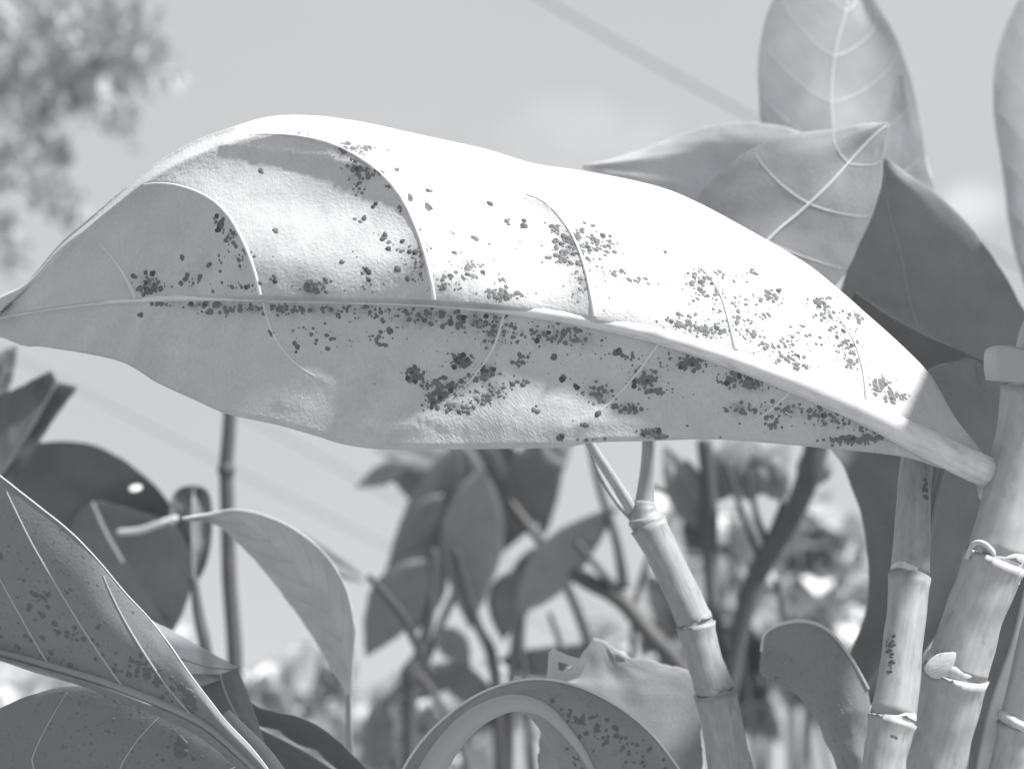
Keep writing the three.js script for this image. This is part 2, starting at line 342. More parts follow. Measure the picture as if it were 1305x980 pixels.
const mainNormal = (x, y) => { const e = 1.5, n = new THREE.Vector3().crossVectors(mainSurf(x, y - e).sub(mainSurf(x, y + e)), mainSurf(x - e, y).sub(mainSurf(x + e, y))).normalize(); if (n.dot(new THREE.Vector3().subVectors(EYE, mainSurf(x, y))) < 0) n.negate(); return n; };
{
  const grid = [], NU = 48, NL = 38;
  for (let x = -80; x <= 1276; x += 3) {
    const row = [], t = topY(x), m = midY(x), b = botY(x);
    for (let j = 0; j <= NU; j++) { const s = j / NU, q = s < 0.15 ? s * 0.67 : 0.1 + (s - 0.15) * 0.9 / 0.85; row.push(mainSurf(x, mixv(t, m - 0.01, q))); }
    for (let j = 1; j <= NL; j++) { const s = j / NL; row.push(mainSurf(x, mixv(m + 0.01, b, s))); }
    grid.push(row);
  }
  const mesh = part('leaf', shell(grid, 0.0005), M.main, rightShrub, 'very large pale leaf seen from below, dotted with clusters of dark spots', RO);
  { // raised midrib, widening into the stalk
    const pts = [], rr = []; for (let x = -60; x <= 1278; x += 6) { const r = pl([[-60, 3], [150, 4.5], [400, 5.5], [600, 7], [750, 9], [900, 12], [1100, 16], [1180, 19], [1280, 22]], x); pts.push(at(x, midY(x), mainDepth(x) - (height(x, midY(x)) + 0.05 * r * PXM) / 1000)); rr.push(r * PXM / 1000); }
    part('midrib', rod(pts, rr, 14), M.mainVein, mesh, null, RO);
  }
  for (const [set, r0] of [[upperVeins, 3.4], [lowerVeins, 2.4]]) for (const [amp, , , line] of set) { if (amp < 0.55) continue;
    const q = line.slice(0, set === upperVeins ? (line === upperVeins[1][3] || line === upperVeins[2][3] ? 19 : 15) : 18), pts = [], rr = [];
    q.forEach(([x, y], i) => { if (y > topY(x) + 5 && y < botY(x) - 6) { pts.push(mainSurf(x, y, -0.35 * r0 * PXM * (1 - 0.6 * i / q.length))); rr.push(r0 * PXM / 1000 * (1 - 0.75 * i / q.length)); } });
    part('side_vein', rod(pts, rr, 8), M.mainVein, mesh, null, RO);
  }
  // dark spots: [x, y, spread x, spread y, number, size in pixels]
  const clusters = [
    [190, 363, 15, 11, 24, 4.5], [178, 370, 8, 3, 5, 4], [245, 358, 12, 5, 7, 4.5], [268, 373, 8, 3, 4, 4], [280, 284, 5, 9, 10, 5], [291, 302, 7, 10, 12, 4.5], [307, 328, 12, 12, 12, 3.2], [232, 328, 2, 2, 2, 5], [264, 337, 3, 3, 2, 4], [280, 334, 4, 8, 4, 3], [332, 219, 2, 3, 2, 4.5], [350, 293, 1, 2, 2, 4.5], [348, 353, 3, 5, 3, 4], [398, 367, 15, 9, 34, 4], [322, 366, 10, 5, 6, 4], [300, 364, 16, 6, 7, 3],
    [458, 190, 20, 6, 26, 3.8], [460, 216, 16, 12, 32, 3.6], [458, 240, 8, 10, 8, 3], [478, 260, 2, 3, 3, 5], [505, 216, 4, 2, 2, 4.5], [522, 252, 2, 4, 4, 4], [548, 243, 3, 2, 2, 4.5], [546, 265, 4, 4, 4, 4.5], [495, 240, 4, 4, 3, 3], [460, 279, 8, 4, 5, 4], [510, 268, 4, 3, 3, 4], [490, 300, 7, 7, 6, 4], [510, 318, 12, 8, 8, 4], [532, 332, 8, 14, 14, 4], [508, 342, 2, 2, 2, 4.5], [436, 333, 1, 1, 2, 5], [466, 348, 6, 6, 5, 4], [468, 365, 5, 6, 5, 3.5], [525, 355, 10, 4, 7, 4], [388, 171, 6, 2, 2, 3], [534, 290, 3, 4, 3, 3.6], [543, 315, 5, 10, 7, 3.6],
    [600, 343, 13, 11, 30, 3.8], [578, 296, 4, 2, 3, 3.5], [605, 304, 2, 3, 3, 5], [582, 322, 5, 2, 3, 4], [624, 260, 2, 2, 1, 5], [648, 281, 3, 4, 4, 4.5], [669, 287, 5, 7, 5, 4.5], [626, 311, 3, 2, 2, 2.6], [565, 350, 10, 4, 6, 4], [575, 366, 18, 4, 8, 3.4], [640, 377, 18, 6, 30, 4], [640, 358, 6, 8, 5, 3.4],
    [705, 290, 6, 6, 10, 4], [722, 315, 15, 18, 60, 4.2], [757, 312, 18, 16, 46, 4], [737, 300, 4, 8, 6, 4], [698, 328, 2, 3, 3, 4.5], [738, 360, 8, 20, 18, 2.8], [762, 352, 10, 14, 8, 2.6], [790, 348, 10, 5, 8, 3.4], [815, 357, 13, 4, 11, 3.8], [850, 321, 3, 2, 2, 3], [700, 398, 20, 4, 6, 3],
    [893, 362, 17, 18, 44, 3.6], [925, 360, 20, 14, 16, 3.2], [930, 385, 26, 18, 26, 3], [960, 347, 10, 6, 6, 3.4], [983, 376, 13, 9, 24, 3.6], [870, 411, 14, 8, 22, 3.8], [905, 420, 24, 9, 40, 3.8], [938, 412, 14, 14, 22, 3.4], [962, 425, 16, 5, 16, 3.6], [970, 405, 14, 8, 9, 3.4], [990, 440, 24, 8, 20, 3.4], [1003, 456, 14, 6, 22, 3.6], [1020, 466, 10, 3, 12, 3.6], [1050, 392, 12, 14, 16, 3.6], [1045, 383, 12, 4, 6, 4.4], [1062, 410, 14, 16, 16, 3], [1080, 440, 14, 18, 36, 3.6], [1085, 462, 10, 8, 16, 3.6], [1092, 403, 12, 7, 14, 3.8], [1135, 425, 22, 9, 12, 3], [1122, 490, 10, 8, 24, 3.8], [1140, 505, 14, 6, 24, 3.8], [1020, 430, 24, 14, 18, 2.8],
    [200, 387, 22, 3, 9, 3.8], [255, 388, 32, 4, 20, 3.8], [310, 393, 30, 7, 18, 3.4], [360, 393, 22, 9, 20, 3.4], [379, 444, 3, 3, 4, 4.4], [400, 428, 18, 12, 9, 3.4], [423, 430, 2, 2, 2, 4.5], [178, 401, 3, 3, 2, 4], [345, 424, 2, 2, 2, 4.5], [262, 396, 8, 4, 6, 4],
    [425, 394, 60, 5, 26, 3.4], [480, 402, 40, 6, 12, 3.4], [480, 430, 6, 6, 6, 3.6], [490, 441, 5, 4, 4, 3.6], [497, 421, 5, 2, 4, 4.4], [545, 402, 44, 12, 34, 3.6], [605, 408, 30, 12, 30, 3.6], [630, 424, 12, 18, 22, 3.4], [654, 420, 6, 12, 8, 3], [587, 460, 10, 7, 34, 4.2], [530, 478, 9, 7, 30, 4.2], [545, 488, 8, 5, 10, 3.4], [566, 496, 15, 9, 34, 4], [555, 510, 9, 8, 22, 4], [582, 520, 14, 6, 18, 3.8], [621, 474, 8, 8, 22, 4], [612, 512, 12, 6, 12, 3.8], [628, 500, 14, 9, 22, 3.6], [600, 490, 14, 14, 12, 3.4], [705, 425, 30, 11, 30, 3.6], [735, 432, 22, 8, 14, 3.4], [663, 459, 10, 6, 12, 3.6], [707, 455, 2, 2, 3, 4.6], [718, 482, 3, 3, 3, 4.4], [733, 492, 3, 2, 3, 4.4], [663, 487, 14, 3, 8, 3.6], [785, 448, 4, 2, 4, 4.6], [802, 456, 10, 8, 8, 3.4], [822, 484, 14, 11, 40, 3.6], [834, 500, 10, 5, 12, 3.6], [765, 502, 14, 10, 22, 3.4], [800, 520, 12, 5, 22, 3.8], [745, 541, 4, 2, 4, 4.4], [762, 527, 3, 2, 3, 4.4], [715, 558, 3, 2, 3, 4.4], [828, 552, 10, 4, 24, 4], [845, 556, 8, 3, 10, 3.6], [762, 561, 13, 2, 10, 3.2], [895, 559, 16, 1.5, 10, 2.8], [685, 522, 4, 3, 3, 3.4], [883, 462, 18, 9, 36, 3.8], [905, 452, 20, 7, 16, 3.4], [942, 484, 16, 7, 36, 4], [960, 492, 14, 6, 14, 3.4], [945, 520, 16, 7, 16, 3.4], [985, 541, 6, 4, 8, 4], [1000, 522, 22, 8, 20, 3.4], [1040, 526, 20, 7, 20, 3.6], [1082, 561, 20, 4, 60, 4], [1108, 558, 18, 3, 20, 3.4], [1115, 548, 20, 4, 12, 3.2], [1065, 535, 26, 8, 16, 3.2],
    [560, 370, 180, 60, 60, 1.6], [900, 470, 200, 50, 70, 1.7], [650, 430, 180, 60, 60, 1.7],
  ];
  { // soft mould stain around the dense groups, in the blade itself
    const pos = mesh.geometry.attributes.position, n = pos.count / 2, col = new Float32Array(pos.count * 3).fill(1), rows = grid[0].length;
    const big = clusters.filter((q) => q[4] >= 14 && q[5] > 2.5);
    for (let i = 0; i < grid.length; i++) for (let k = 0; k < rows; k++) {
      const x = -80 + i * 3, t = topY(x), m = midY(x), bt = botY(x), s = k / NU, y = k <= NU ? mixv(t, m, s < 0.15 ? s * 0.67 : 0.1 + (s - 0.15) * 0.9 / 0.85) : mixv(m, bt, (k - NU) / NL);
      let f = 0; for (const [cx, cy, sx, sy] of big) { const q = ((x - cx) / (sx * 0.95 + 3)) ** 2 + ((y - cy) / (sy * 0.95 + 3)) ** 2; if (q < 9) f = Math.max(f, Math.exp(-q)); }
      const g = 0.5 + 1.1 * fbm(x * 0.11, y * 0.11, 5.5, 3) + 0.5 * noise3.noise(x * 0.3, y * 0.3, 1.5), v = 1 - 0.62 * f * Math.min(1, Math.max(0, g));
      col.set([v, v, v], (i * rows + k) * 3);
    }
    mesh.geometry.setAttribute('color', new THREE.BufferAttribute(col, 3)); M.main.vertexColors = true;
  }
  const r = rng(4242), list = [];
  for (const [cx, cy, sx, sy, n0, size] of clusters) for (let i = 0, n = n0 > 5 ? n0 * 1.7 : n0; i < n; i++) {
    const fine = i >= n0 ? 0.55 : 1, x = cx + (r() + r() + r() - 1.5) * (fine < 1 ? 1.9 : 1.25) * sx, y = cy + (r() + r() + r() - 1.5) * 1.25 * sy;
    if (x < 5 || x > 1190 || y < topY(x) + 10 || y > botY(x) - 3) continue;
    if (Math.abs(y - midY(x)) < 4 + x * 0.008) continue;
    list.push({ p: mainSurf(x, y), n: mainNormal(x, y), r: fine * size * (0.5 + 0.85 * r()) * 0.72 * PXM / 1000 });
  }
  plantSpots(list, mesh, M.spotPale, RO, 'dark_spot', 300, [M.spot, M.spot, M.spotDeep]);
}

// jointed canes
function cane(parent, joints, mat, collarMat, org, { seg = 20, collar = 1.09 } = {}) {
  for (let i = 0; i < joints.length - 1; i++) {
    const [x0, y0, d0, r0, e0 = 1] = joints[i], [x1, y1, d1, r1] = joints[i + 1], pts = [], rr = [];
    for (let k = 0; k <= 14; k++) { const t = k / 14, sw = 1 + 0.17 * Math.exp(-t * 7) * e0 + 0.09 * Math.exp(-(1 - t) * 9), bow = Math.sin(Math.PI * t) * 2 * (i % 2 ? 1 : -1); pts.push(at(mixv(x0, x1, t) + bow, mixv(y0, y1, t), mixv(d0, d1, t))); rr.push(mixv(r0, r1, t) * sw / F * mixv(d0, d1, t)); }
    part('cane_segment', rod(pts, rr, seg, true, 1.5, 0.06), mat, parent, null, org);
    if (i) { // the ring left by a fallen leaf
      const p = at(x0, y0, d0), ax = at(x1, y1, d1).sub(p).normalize(), rad = r0 / F * d0, ring = [], q = [];
      for (const [s, f] of [[-0.35, 0.98], [-0.2, collar * 0.97], [-0.02, collar], [0.12, collar * 0.96], [0.3, 1.03], [0.42, 0.98]]) { ring.push(p.clone().addScaledVector(ax, s * rad)); q.push(rad * f); }
      const g = rod(ring, q, seg, true, 2, 0.05), pos = g.attributes.position, c = new THREE.Vector3();
      const tiltDir = new THREE.Vector3().crossVectors(ax, FWD).normalize();
      for (let v = 0; v < pos.count; v++) { c.fromBufferAttribute(pos, v).sub(p); const side = c.dot(tiltDir) / rad, n = noise3.noise(c.x * 320, c.y * 320, c.z * 320); c.addScaledVector(ax, rad * (0.28 * side * (i % 2 ? 1 : -1) + 0.16 * n)); c.add(p); pos.setXYZ(v, c.x, c.y, c.z); }
      g.computeVertexNormals();
      part('node_ring', g, collarMat, parent, null, org);
    }
  }
}
function tail(parent, x, y, d, r, mat, org, lean = 0) {   // the rest of a stem, down to the soil
  const pts = toGround(at(x, y, d), lean); part('stem', rod(new THREE.CatmullRomCurve3(pts).getPoints(14), Array.from({ length: 15 }, (_, i) => r / F * d * (1 + 0.3 * i / 14)), 14), mat, parent, null, org);
}
cane(rightShrub, [[1352, 380, 0.322, 34, 0], [1318, 500, 0.318, 35], [1270, 712, 0.314, 35], [1218, 858, 0.314, 37], [1180, 1012, 0.316, 40]], M.canePale, M.collar, RO);
tail(rightShrub, 1180, 1010, 0.316, 40, M.canePale, RO, -0.03);
// stub of a cut shoot near the top of the cane, and the scars at the nodes
{
  const d = 0.30, kk = 0.86, P = (x, y) => at(x, y, d), c = P(1290, 464), sh = new THREE.Shape(), k = kk * d / F, pt = (x, y) => [(x - 1290) * k + 0.0006, (464 - y) * k];
  sh.moveTo(...pt(1266, 484)); sh.quadraticCurveTo(...pt(1262, 470), ...pt(1264, 448)); sh.quadraticCurveTo(...pt(1266, 440), ...pt(1278, 440)); sh.quadraticCurveTo(...pt(1296, 442), ...pt(1318, 452)); sh.lineTo(...pt(1322, 486)); sh.quadraticCurveTo(...pt(1290, 488), ...pt(1266, 484));
  const g = new THREE.ExtrudeGeometry(sh, { depth: 0.006, bevelEnabled: true, bevelThickness: 0.0012, bevelSize: 0.0006, bevelSegments: 4, curveSegments: 8 }); g.translate(0, 0, -0.006);
  g.applyMatrix4(new THREE.Matrix4().makeBasis(RIGHT, UPV, FWD.clone().negate())); g.translate(c.x, c.y, c.z);
  part('cut_shoot', g, M.canePale, rightShrub, 'short blunt cut shoot with a pale rim', RO);
  for (const [x, y, d2, rx, ry, rot] of [[1289, 726, 0.3088, 12, 24, 0.5], [1204, 848, 0.3085, 25, 16, -0.3]]) {
    const s = new THREE.SphereGeometry(1, 20, 14), p = s.attributes.position; for (let i = 0; i < p.count; i++) { const u = p.getX(i), v = p.getY(i), w = p.getZ(i), f = 1 + 0.16 * noise3.noise(u * 1.7 + x, v * 1.7, w * 1.7); p.setXYZ(i, u * rx * f * d2 / F, v * ry * f * d2 / F, w * 3 * f * d2 / F); }
    s.computeVertexNormals(); s.rotateZ(-rot); s.applyMatrix4(new THREE.Matrix4().makeBasis(RIGHT, UPV, FWD.clone().negate())); const q = at(x, y, d2); s.translate(q.x, q.y, q.z); part('leaf_scar', s, M.collar, rightShrub, null, RO);
  }
  part('sheath_edge', rodAt([[1233, 712, 0.3115, 3], [1238, 698, 0.3104, 3], [1247, 691, 0.3096, 3.4], [1259, 696, 0.3088, 3.4], [1271, 712, 0.3086, 3.6], [1284, 734, 0.3087, 4.2], [1298, 744, 0.3105, 3]], 10, 30, 0.3), M.collar, rightShrub, 'pale raised sheath edge', RO);
}

// leaves of the right shrub that stand behind the big leaf
leaf(rightShrub, { label: 'upright pale leaf at the top, lit through by the sun', d: 0.43, mat: M.pale, vein: plain(0.62, 0.6), veins: 7, slant: 0.2, bulge: [1.5, -2.5], midR: [1.3, 0.9], sideR: 0.8, quilt: 0.08, seed: 11,
  A: [[1086, 300, 0], [1008, 250, 4], [975, 175, 8], [966, 100, 11], [972, 40, 14], [990, -10, 16], [1020, -60, 20], [1062, -100, 24]],
  Mid: [[1090, 302, 0], [1068, 240, 2], [1062, 165, 5], [1060, 110, 9], [1066, 60, 12], [1080, 5, 16], [1078, -50, 20], [1066, -102, 24]],
  B: [[1094, 302, 0], [1186, 255, 8], [1182, 210, 10], [1172, 150, 12], [1160, 95, 14], [1142, 45, 16], [1116, 0, 18], [1070, -100, 24]] });
leaf(rightShrub, { label: 'folded side of the upright pale leaf', d: 0.445, mat: M.mid, drawVeins: false, veins: 5, bulge: [1, 1], midR: [1.6, 0.8], seed: 12,
  A: [[1150, 320, 0], [1120, 240, 0], [1124, 170, 0], [1138, 120, 0], [1146, 92, 0]], Mid: [[1180, 320, 0], [1160, 240, 0], [1152, 180, 0], [1150, 130, 0], [1149, 93, 0]], B: [[1200, 320, 0], [1191, 240, 2], [1178, 190, 2], [1166, 140, 1], [1152, 94, 0]] });
leaf(rightShrub, { label: 'grey leaf pointing left behind the crest of the big leaf', d: 0.40, mat: M.mid, vein: M.veinMid, veins: 6, bulge: [1, 1], quilt: 0, midR: 0, seed: 13, drawVeins: false,
  A: [[1060, 190, 0], [1020, 168, -2], [985, 158, -2], [945, 155, -2], [900, 161, -1], [850, 178, 0], [800, 197, 0], [744, 210, 0]],
  Mid: [[1060, 262, 0], [1000, 232, 0], [940, 215, 0], [880, 212, 0], [820, 213, 0], [742, 213, 0]],
  B: [[1060, 330, 4], [1000, 320, 4], [930, 300, 4], [870, 262, 3], [810, 236, 1], [744, 216, 0]] });
leaf(rightShrub, { label: 'leaf with a pointed tip above the big leaf, its near half lit through', d: 0.375, mat: leafMaterial(0.66, { trans: 0.45 }), vein: plain(0.85, 0.5), veins: 4, slant: 0.10, quilt: 0.1, bulge: [1.2, 0.3], midR: [2, 1], sideR: 0.7, seed: 14, nu: 70,
  A: [[950, 400, 6], [890, 330, 8], [886, 262, 8], [915, 224, 6], [952, 194, 4], [1000, 172, 2], [1060, 165, 1], [1105, 157, 0], [1132, 156, 0]],
  Mid: [[930, 360, -1], [985, 300, -1], [1020, 270, -1], [1056, 236, -1], [1090, 198, 0], [1117, 170, 0], [1133, 158, 0]],
  B: [[1010, 420, 0], [1075, 352, 0], [1096, 310, 0], [1112, 275, 0], [1124, 232, 0], [1128, 195, 0], [1134, 160, 0]] });
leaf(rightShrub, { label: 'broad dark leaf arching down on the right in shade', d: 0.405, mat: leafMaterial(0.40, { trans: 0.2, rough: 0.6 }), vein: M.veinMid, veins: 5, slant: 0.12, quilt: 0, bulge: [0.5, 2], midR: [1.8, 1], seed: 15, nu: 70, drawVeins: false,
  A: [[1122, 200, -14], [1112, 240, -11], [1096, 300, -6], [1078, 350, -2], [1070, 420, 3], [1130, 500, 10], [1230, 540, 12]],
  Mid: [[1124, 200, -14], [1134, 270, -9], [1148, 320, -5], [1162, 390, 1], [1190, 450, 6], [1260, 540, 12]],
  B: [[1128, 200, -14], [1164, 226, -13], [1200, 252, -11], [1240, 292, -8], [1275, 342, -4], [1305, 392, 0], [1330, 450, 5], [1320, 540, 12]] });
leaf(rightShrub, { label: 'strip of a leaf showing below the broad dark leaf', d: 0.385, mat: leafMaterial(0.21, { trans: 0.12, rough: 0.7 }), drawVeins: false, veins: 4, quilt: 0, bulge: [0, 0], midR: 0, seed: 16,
  A: [[1090, 372, -4], [1130, 400, -4], [1175, 424, -4], [1230, 450, -4], [1290, 478, -4], [1340, 500, -4]], Mid: [[1080, 400, 0], [1125, 430, 0], [1170, 455, 0], [1225, 480, 0], [1290, 505, 0], [1340, 520, 0]], B: [[1070, 430, 3], [1120, 470, 3], [1165, 490, 3], [1220, 510, 3], [1290, 530, 3], [1340, 540, 3]] });
leaf(rightShrub, { label: 'mid grey leaf fold behind the stalk of the big leaf', d: 0.35, mat: leafMaterial(0.34, { trans: 0.2 }), drawVeins: false, veins: 4, quilt: 0, bulge: [0.5, 0.5], midR: 0, seed: 17, roughEdge: 0.2,
  A: [[1250, 640, 0], [1215, 560, 0], [1190, 510, 0], [1180, 475, -3], [1230, 458, -6], [1238, 457, -6]], Mid: [[1300, 650, 2], [1275, 580, 2], [1252, 520, 1], [1244, 480, -2], [1242, 462, -5], [1240, 458, -6]], B: [[1340, 640, 4], [1330, 580, 4], [1310, 520, 3], [1290, 490, 0], [1266, 474, -3], [1242, 458, -6]] });
leaf(rightShrub, { label: 'pale leaf cut by the right edge of the picture', d: 0.46, mat: M.pale, vein: M.veinPale, veins: 8, quilt: 0.08, bulge: [1, 1], midR: [1.5, 1], sideR: 0.6, seed: 18,
  A: [[1330, 420, 0], [1300, 345, 2], [1286, 280, 6], [1277, 210, 10], [1266, 130, 14], [1274, 60, 18], [1300, -2, 22], [1330, -50, 26]],
  Mid: [[1345, 425, 4], [1330, 330, 2], [1322, 240, 6], [1318, 150, 11], [1322, 70, 16], [1330, 10, 20], [1340, -55, 26]],
  B: [[1360, 430, 4], [1370, 340, 6], [1380, 240, 10], [1384, 140, 14], [1380, 60, 18], [1370, 0, 22], [1350, -60, 26]] });
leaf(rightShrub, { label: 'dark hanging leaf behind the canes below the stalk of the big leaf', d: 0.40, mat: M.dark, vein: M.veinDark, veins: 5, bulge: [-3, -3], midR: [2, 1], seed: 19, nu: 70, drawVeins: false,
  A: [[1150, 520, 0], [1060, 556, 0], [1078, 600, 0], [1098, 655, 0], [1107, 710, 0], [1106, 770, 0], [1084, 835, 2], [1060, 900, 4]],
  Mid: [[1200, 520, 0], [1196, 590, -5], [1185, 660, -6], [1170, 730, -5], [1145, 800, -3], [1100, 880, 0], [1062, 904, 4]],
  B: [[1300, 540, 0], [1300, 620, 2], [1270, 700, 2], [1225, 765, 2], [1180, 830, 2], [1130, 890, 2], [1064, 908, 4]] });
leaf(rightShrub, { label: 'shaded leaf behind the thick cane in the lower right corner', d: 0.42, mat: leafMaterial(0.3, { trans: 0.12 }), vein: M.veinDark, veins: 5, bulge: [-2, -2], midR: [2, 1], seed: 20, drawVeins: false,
  A: [[1330, 640, 0], [1270, 730, 0], [1240, 800, 0], [1225, 880, 0], [1215, 980, 0], [1215, 1050, 0]], Mid: [[1340, 650, 0], [1310, 740, -3], [1290, 820, -4], [1262, 900, -4], [1245, 980, 0], [1240, 1050, 0]], B: [[1350, 660, 0], [1350, 760, 0], [1335, 850, 0], [1310, 920, 0], [1275, 990, 0], [1260, 1050, 0]] });
// leaves above the frame, which throw the shade on the stalk end and the broad dark leaf
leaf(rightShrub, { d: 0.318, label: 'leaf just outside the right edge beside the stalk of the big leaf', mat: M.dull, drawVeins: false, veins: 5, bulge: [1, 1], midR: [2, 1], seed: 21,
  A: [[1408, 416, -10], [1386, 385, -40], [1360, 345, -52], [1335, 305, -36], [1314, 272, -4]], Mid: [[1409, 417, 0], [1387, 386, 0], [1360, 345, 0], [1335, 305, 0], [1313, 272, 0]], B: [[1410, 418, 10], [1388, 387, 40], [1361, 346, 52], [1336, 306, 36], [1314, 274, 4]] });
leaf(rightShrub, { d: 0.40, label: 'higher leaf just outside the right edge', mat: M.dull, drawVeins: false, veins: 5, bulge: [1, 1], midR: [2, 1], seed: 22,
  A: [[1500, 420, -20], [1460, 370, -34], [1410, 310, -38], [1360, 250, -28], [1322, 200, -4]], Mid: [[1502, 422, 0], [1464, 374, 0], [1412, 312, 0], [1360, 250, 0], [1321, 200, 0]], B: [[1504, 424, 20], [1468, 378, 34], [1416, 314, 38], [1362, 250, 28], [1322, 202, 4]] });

// ---------------------------------------------------------------- second cane, behind the stalk of the big leaf
{
  const f = at(1128, 1000, 0.35), s = thing('jointed_cane', 'slimmer jointed cane left of the thickest cane, dark stains at its lower joint', 'shrub', new THREE.Vector3(f.x - 0.02, 0, f.z - 0.02)), o = s.position;
  cane(s, [[1176, 520, 0.332, 19, 0], [1160, 735, 0.314, 23], [1138, 918, 0.302, 27], [1124, 1010, 0.298, 27]], M.cane, M.collar, o);
  tail(s, 1124, 1008, 0.298, 27, M.cane, o, -0.02);
  part('stem', rodAt([[1206, 580, 0.33, 4], [1198, 615, 0.326, 4], [1189, 660, 0.322, 4], [1182, 700, 0.317, 4]], 8), M.stalk, s, 'thin shoot clasping the cane', o);
  const r = rng(55), list = [];
  for (const [x, y, sx, sy, n, sz] of [[1132, 830, 6, 34, 26, 3.4], [1140, 780, 6, 30, 12, 2.6], [1120, 915, 9, 14, 40, 4.4], [1126, 930, 10, 10, 20, 4], [1172, 620, 5, 22, 14, 2.6], [1160, 900, 10, 20, 10, 2.4]]) for (let i = 0; i < n; i++) {
    const yy = y + (r() + r() - 1) * sy, cx = pl([[520, 1176], [735, 1160], [918, 1138], [1010, 1124]], yy), R = pl([[520, 19], [735, 23], [918, 27], [1010, 27]], yy), off = Math.max(-0.95, Math.min(0.9, (x + (r() + r() - 1) * sx - cx) / R));
    const dd = pl([[520, 0.332], [735, 0.314], [918, 0.302], [1010, 0.298]], yy), p = at(cx + off * R, yy, dd).addScaledVector(FWD, -Math.sqrt(1 - off * off) * R / F * dd); list.push({ p, n: RIGHT.clone().multiplyScalar(off).addScaledVector(FWD, -Math.sqrt(1 - off * off)).normalize(), r: sz * (0.5 + r()) * 0.347 / F });
  }
  plantSpots(list, s, M.spot, o);
}
{ // third, at the lower right corner
  const f = at(1285, 1000, 0.31), s = thing('jointed_cane', 'short piece of jointed cane in the lower right corner', 'shrub', new THREE.Vector3(f.x + 0.02, 0, f.z - 0.01)), o = s.position;
  cane(s, [[1345, 720, 0.312, 20, 0], [1300, 925, 0.312, 24], [1278, 1015, 0.312, 26]], M.canePale, M.collar, o, { collar: 1.25 });
  tail(s, 1278, 1012, 0.312, 26, M.canePale, o, 0.02);
}
// cane in the middle, forking into leaf stalks under the big leaf
{
  const f = at(935, 1000, 0.338), s = thing('jointed_cane', 'grey jointed cane leaning left in the lower middle, forking into two leaf stalks', 'shrub', new THREE.Vector3(f.x + 0.03, 0, f.z - 0.02)), o = s.position;
  cane(s, [[822, 640, 0.345, 14, 0], [826, 668, 0.344, 21], [887, 796, 0.340, 22], [912, 882, 0.338, 24], [934, 1012, 0.338, 30]], M.cane, M.cane, o, { collar: 1.08 });
  tail(s, 934, 1008, 0.338, 30, M.cane, o, 0.03);
  part('leaf_stalk', rodAt([[828, 552, 0.342, 9], [826, 590, 0.344, 9], [823, 625, 0.345, 11], [822, 652, 0.345, 15]], 12), M.cane, s, null, o);
  part('leaf_stalk', rodAt([[744, 552, 0.335, 6], [762, 582, 0.338, 6.5], [784, 615, 0.342, 7], [806, 650, 0.345, 9]], 12), M.canePale, s, 'bright sunlit leaf stalk', o);
  part('leaf_stalk', rodAt([[748, 560, 0.352, 3], [762, 600, 0.352, 3], [786, 640, 0.35, 3], [812, 668, 0.346, 4]], 8), M.stalk, s, null, o);
  // torn leaf stump
  leaf(s, { label: 'pale leaf with a torn, squared-off end', d: 0.352, mat: leafMaterial(0.48, { trans: 0.3 }), vein: M.veinMid, veins: 3, quilt: 0, bulge: [0.3, 0.3], midR: 0, drawVeins: false, seed: 31, roughEdge: 2,
    A: [[690, 1010, 0], [686, 960, 1], [694, 905, 3], [704, 876, 4], [728, 862, 5], [742, 834, 6], [756, 813, 6]], Mid: [[800, 1010, 0], [800, 960, 1], [796, 910, 3], [790, 880, 4], [784, 862, 5], [778, 842, 5.5], [768, 816, 6]], B: [[895, 1010, 0], [895, 960, 1], [893, 915, 3], [888, 868, 4], [862, 849, 5], [812, 840, 5.5], [782, 826, 6]] });
  const k = 0.35 / F, pt = (x, y) => new THREE.Vector2((x - 718) * k, (848 - y) * k), sh = new THREE.Shape([[697, 872], [700, 850], [701, 832], [706, 828], [722, 836], [742, 842], [744, 850], [736, 862], [720, 868]].map(([x, y]) => pt(x, y)));
  sh.holes.push(new THREE.Path([[710, 842], [711, 856], [722, 858], [732, 850], [722, 844]].map(([x, y]) => pt(x, y))));
  const fg = new THREE.ExtrudeGeometry(sh, { depth: 0.0005, bevelEnabled: true, bevelThickness: 0.0003, bevelSize: 0.0003, bevelSegments: 2 }), fc = at(718, 848, 0.35);
  fg.applyMatrix4(new THREE.Matrix4().makeBasis(RIGHT, UPV.clone().addScaledVector(FWD, 0.5).normalize(), FWD.clone().negate())); fg.translate(fc.x, fc.y, fc.z);
  part('torn_flap', fg, M.tissue, s, 'small torn flap of leaf with a hole', o);
  part('leaf_blemish', rodAt([[784, 838, 0.3505, 5], [790, 837, 0.3505, 7], [797, 838, 0.3505, 5]], 8), M.spotSoft, s, null, o);
}
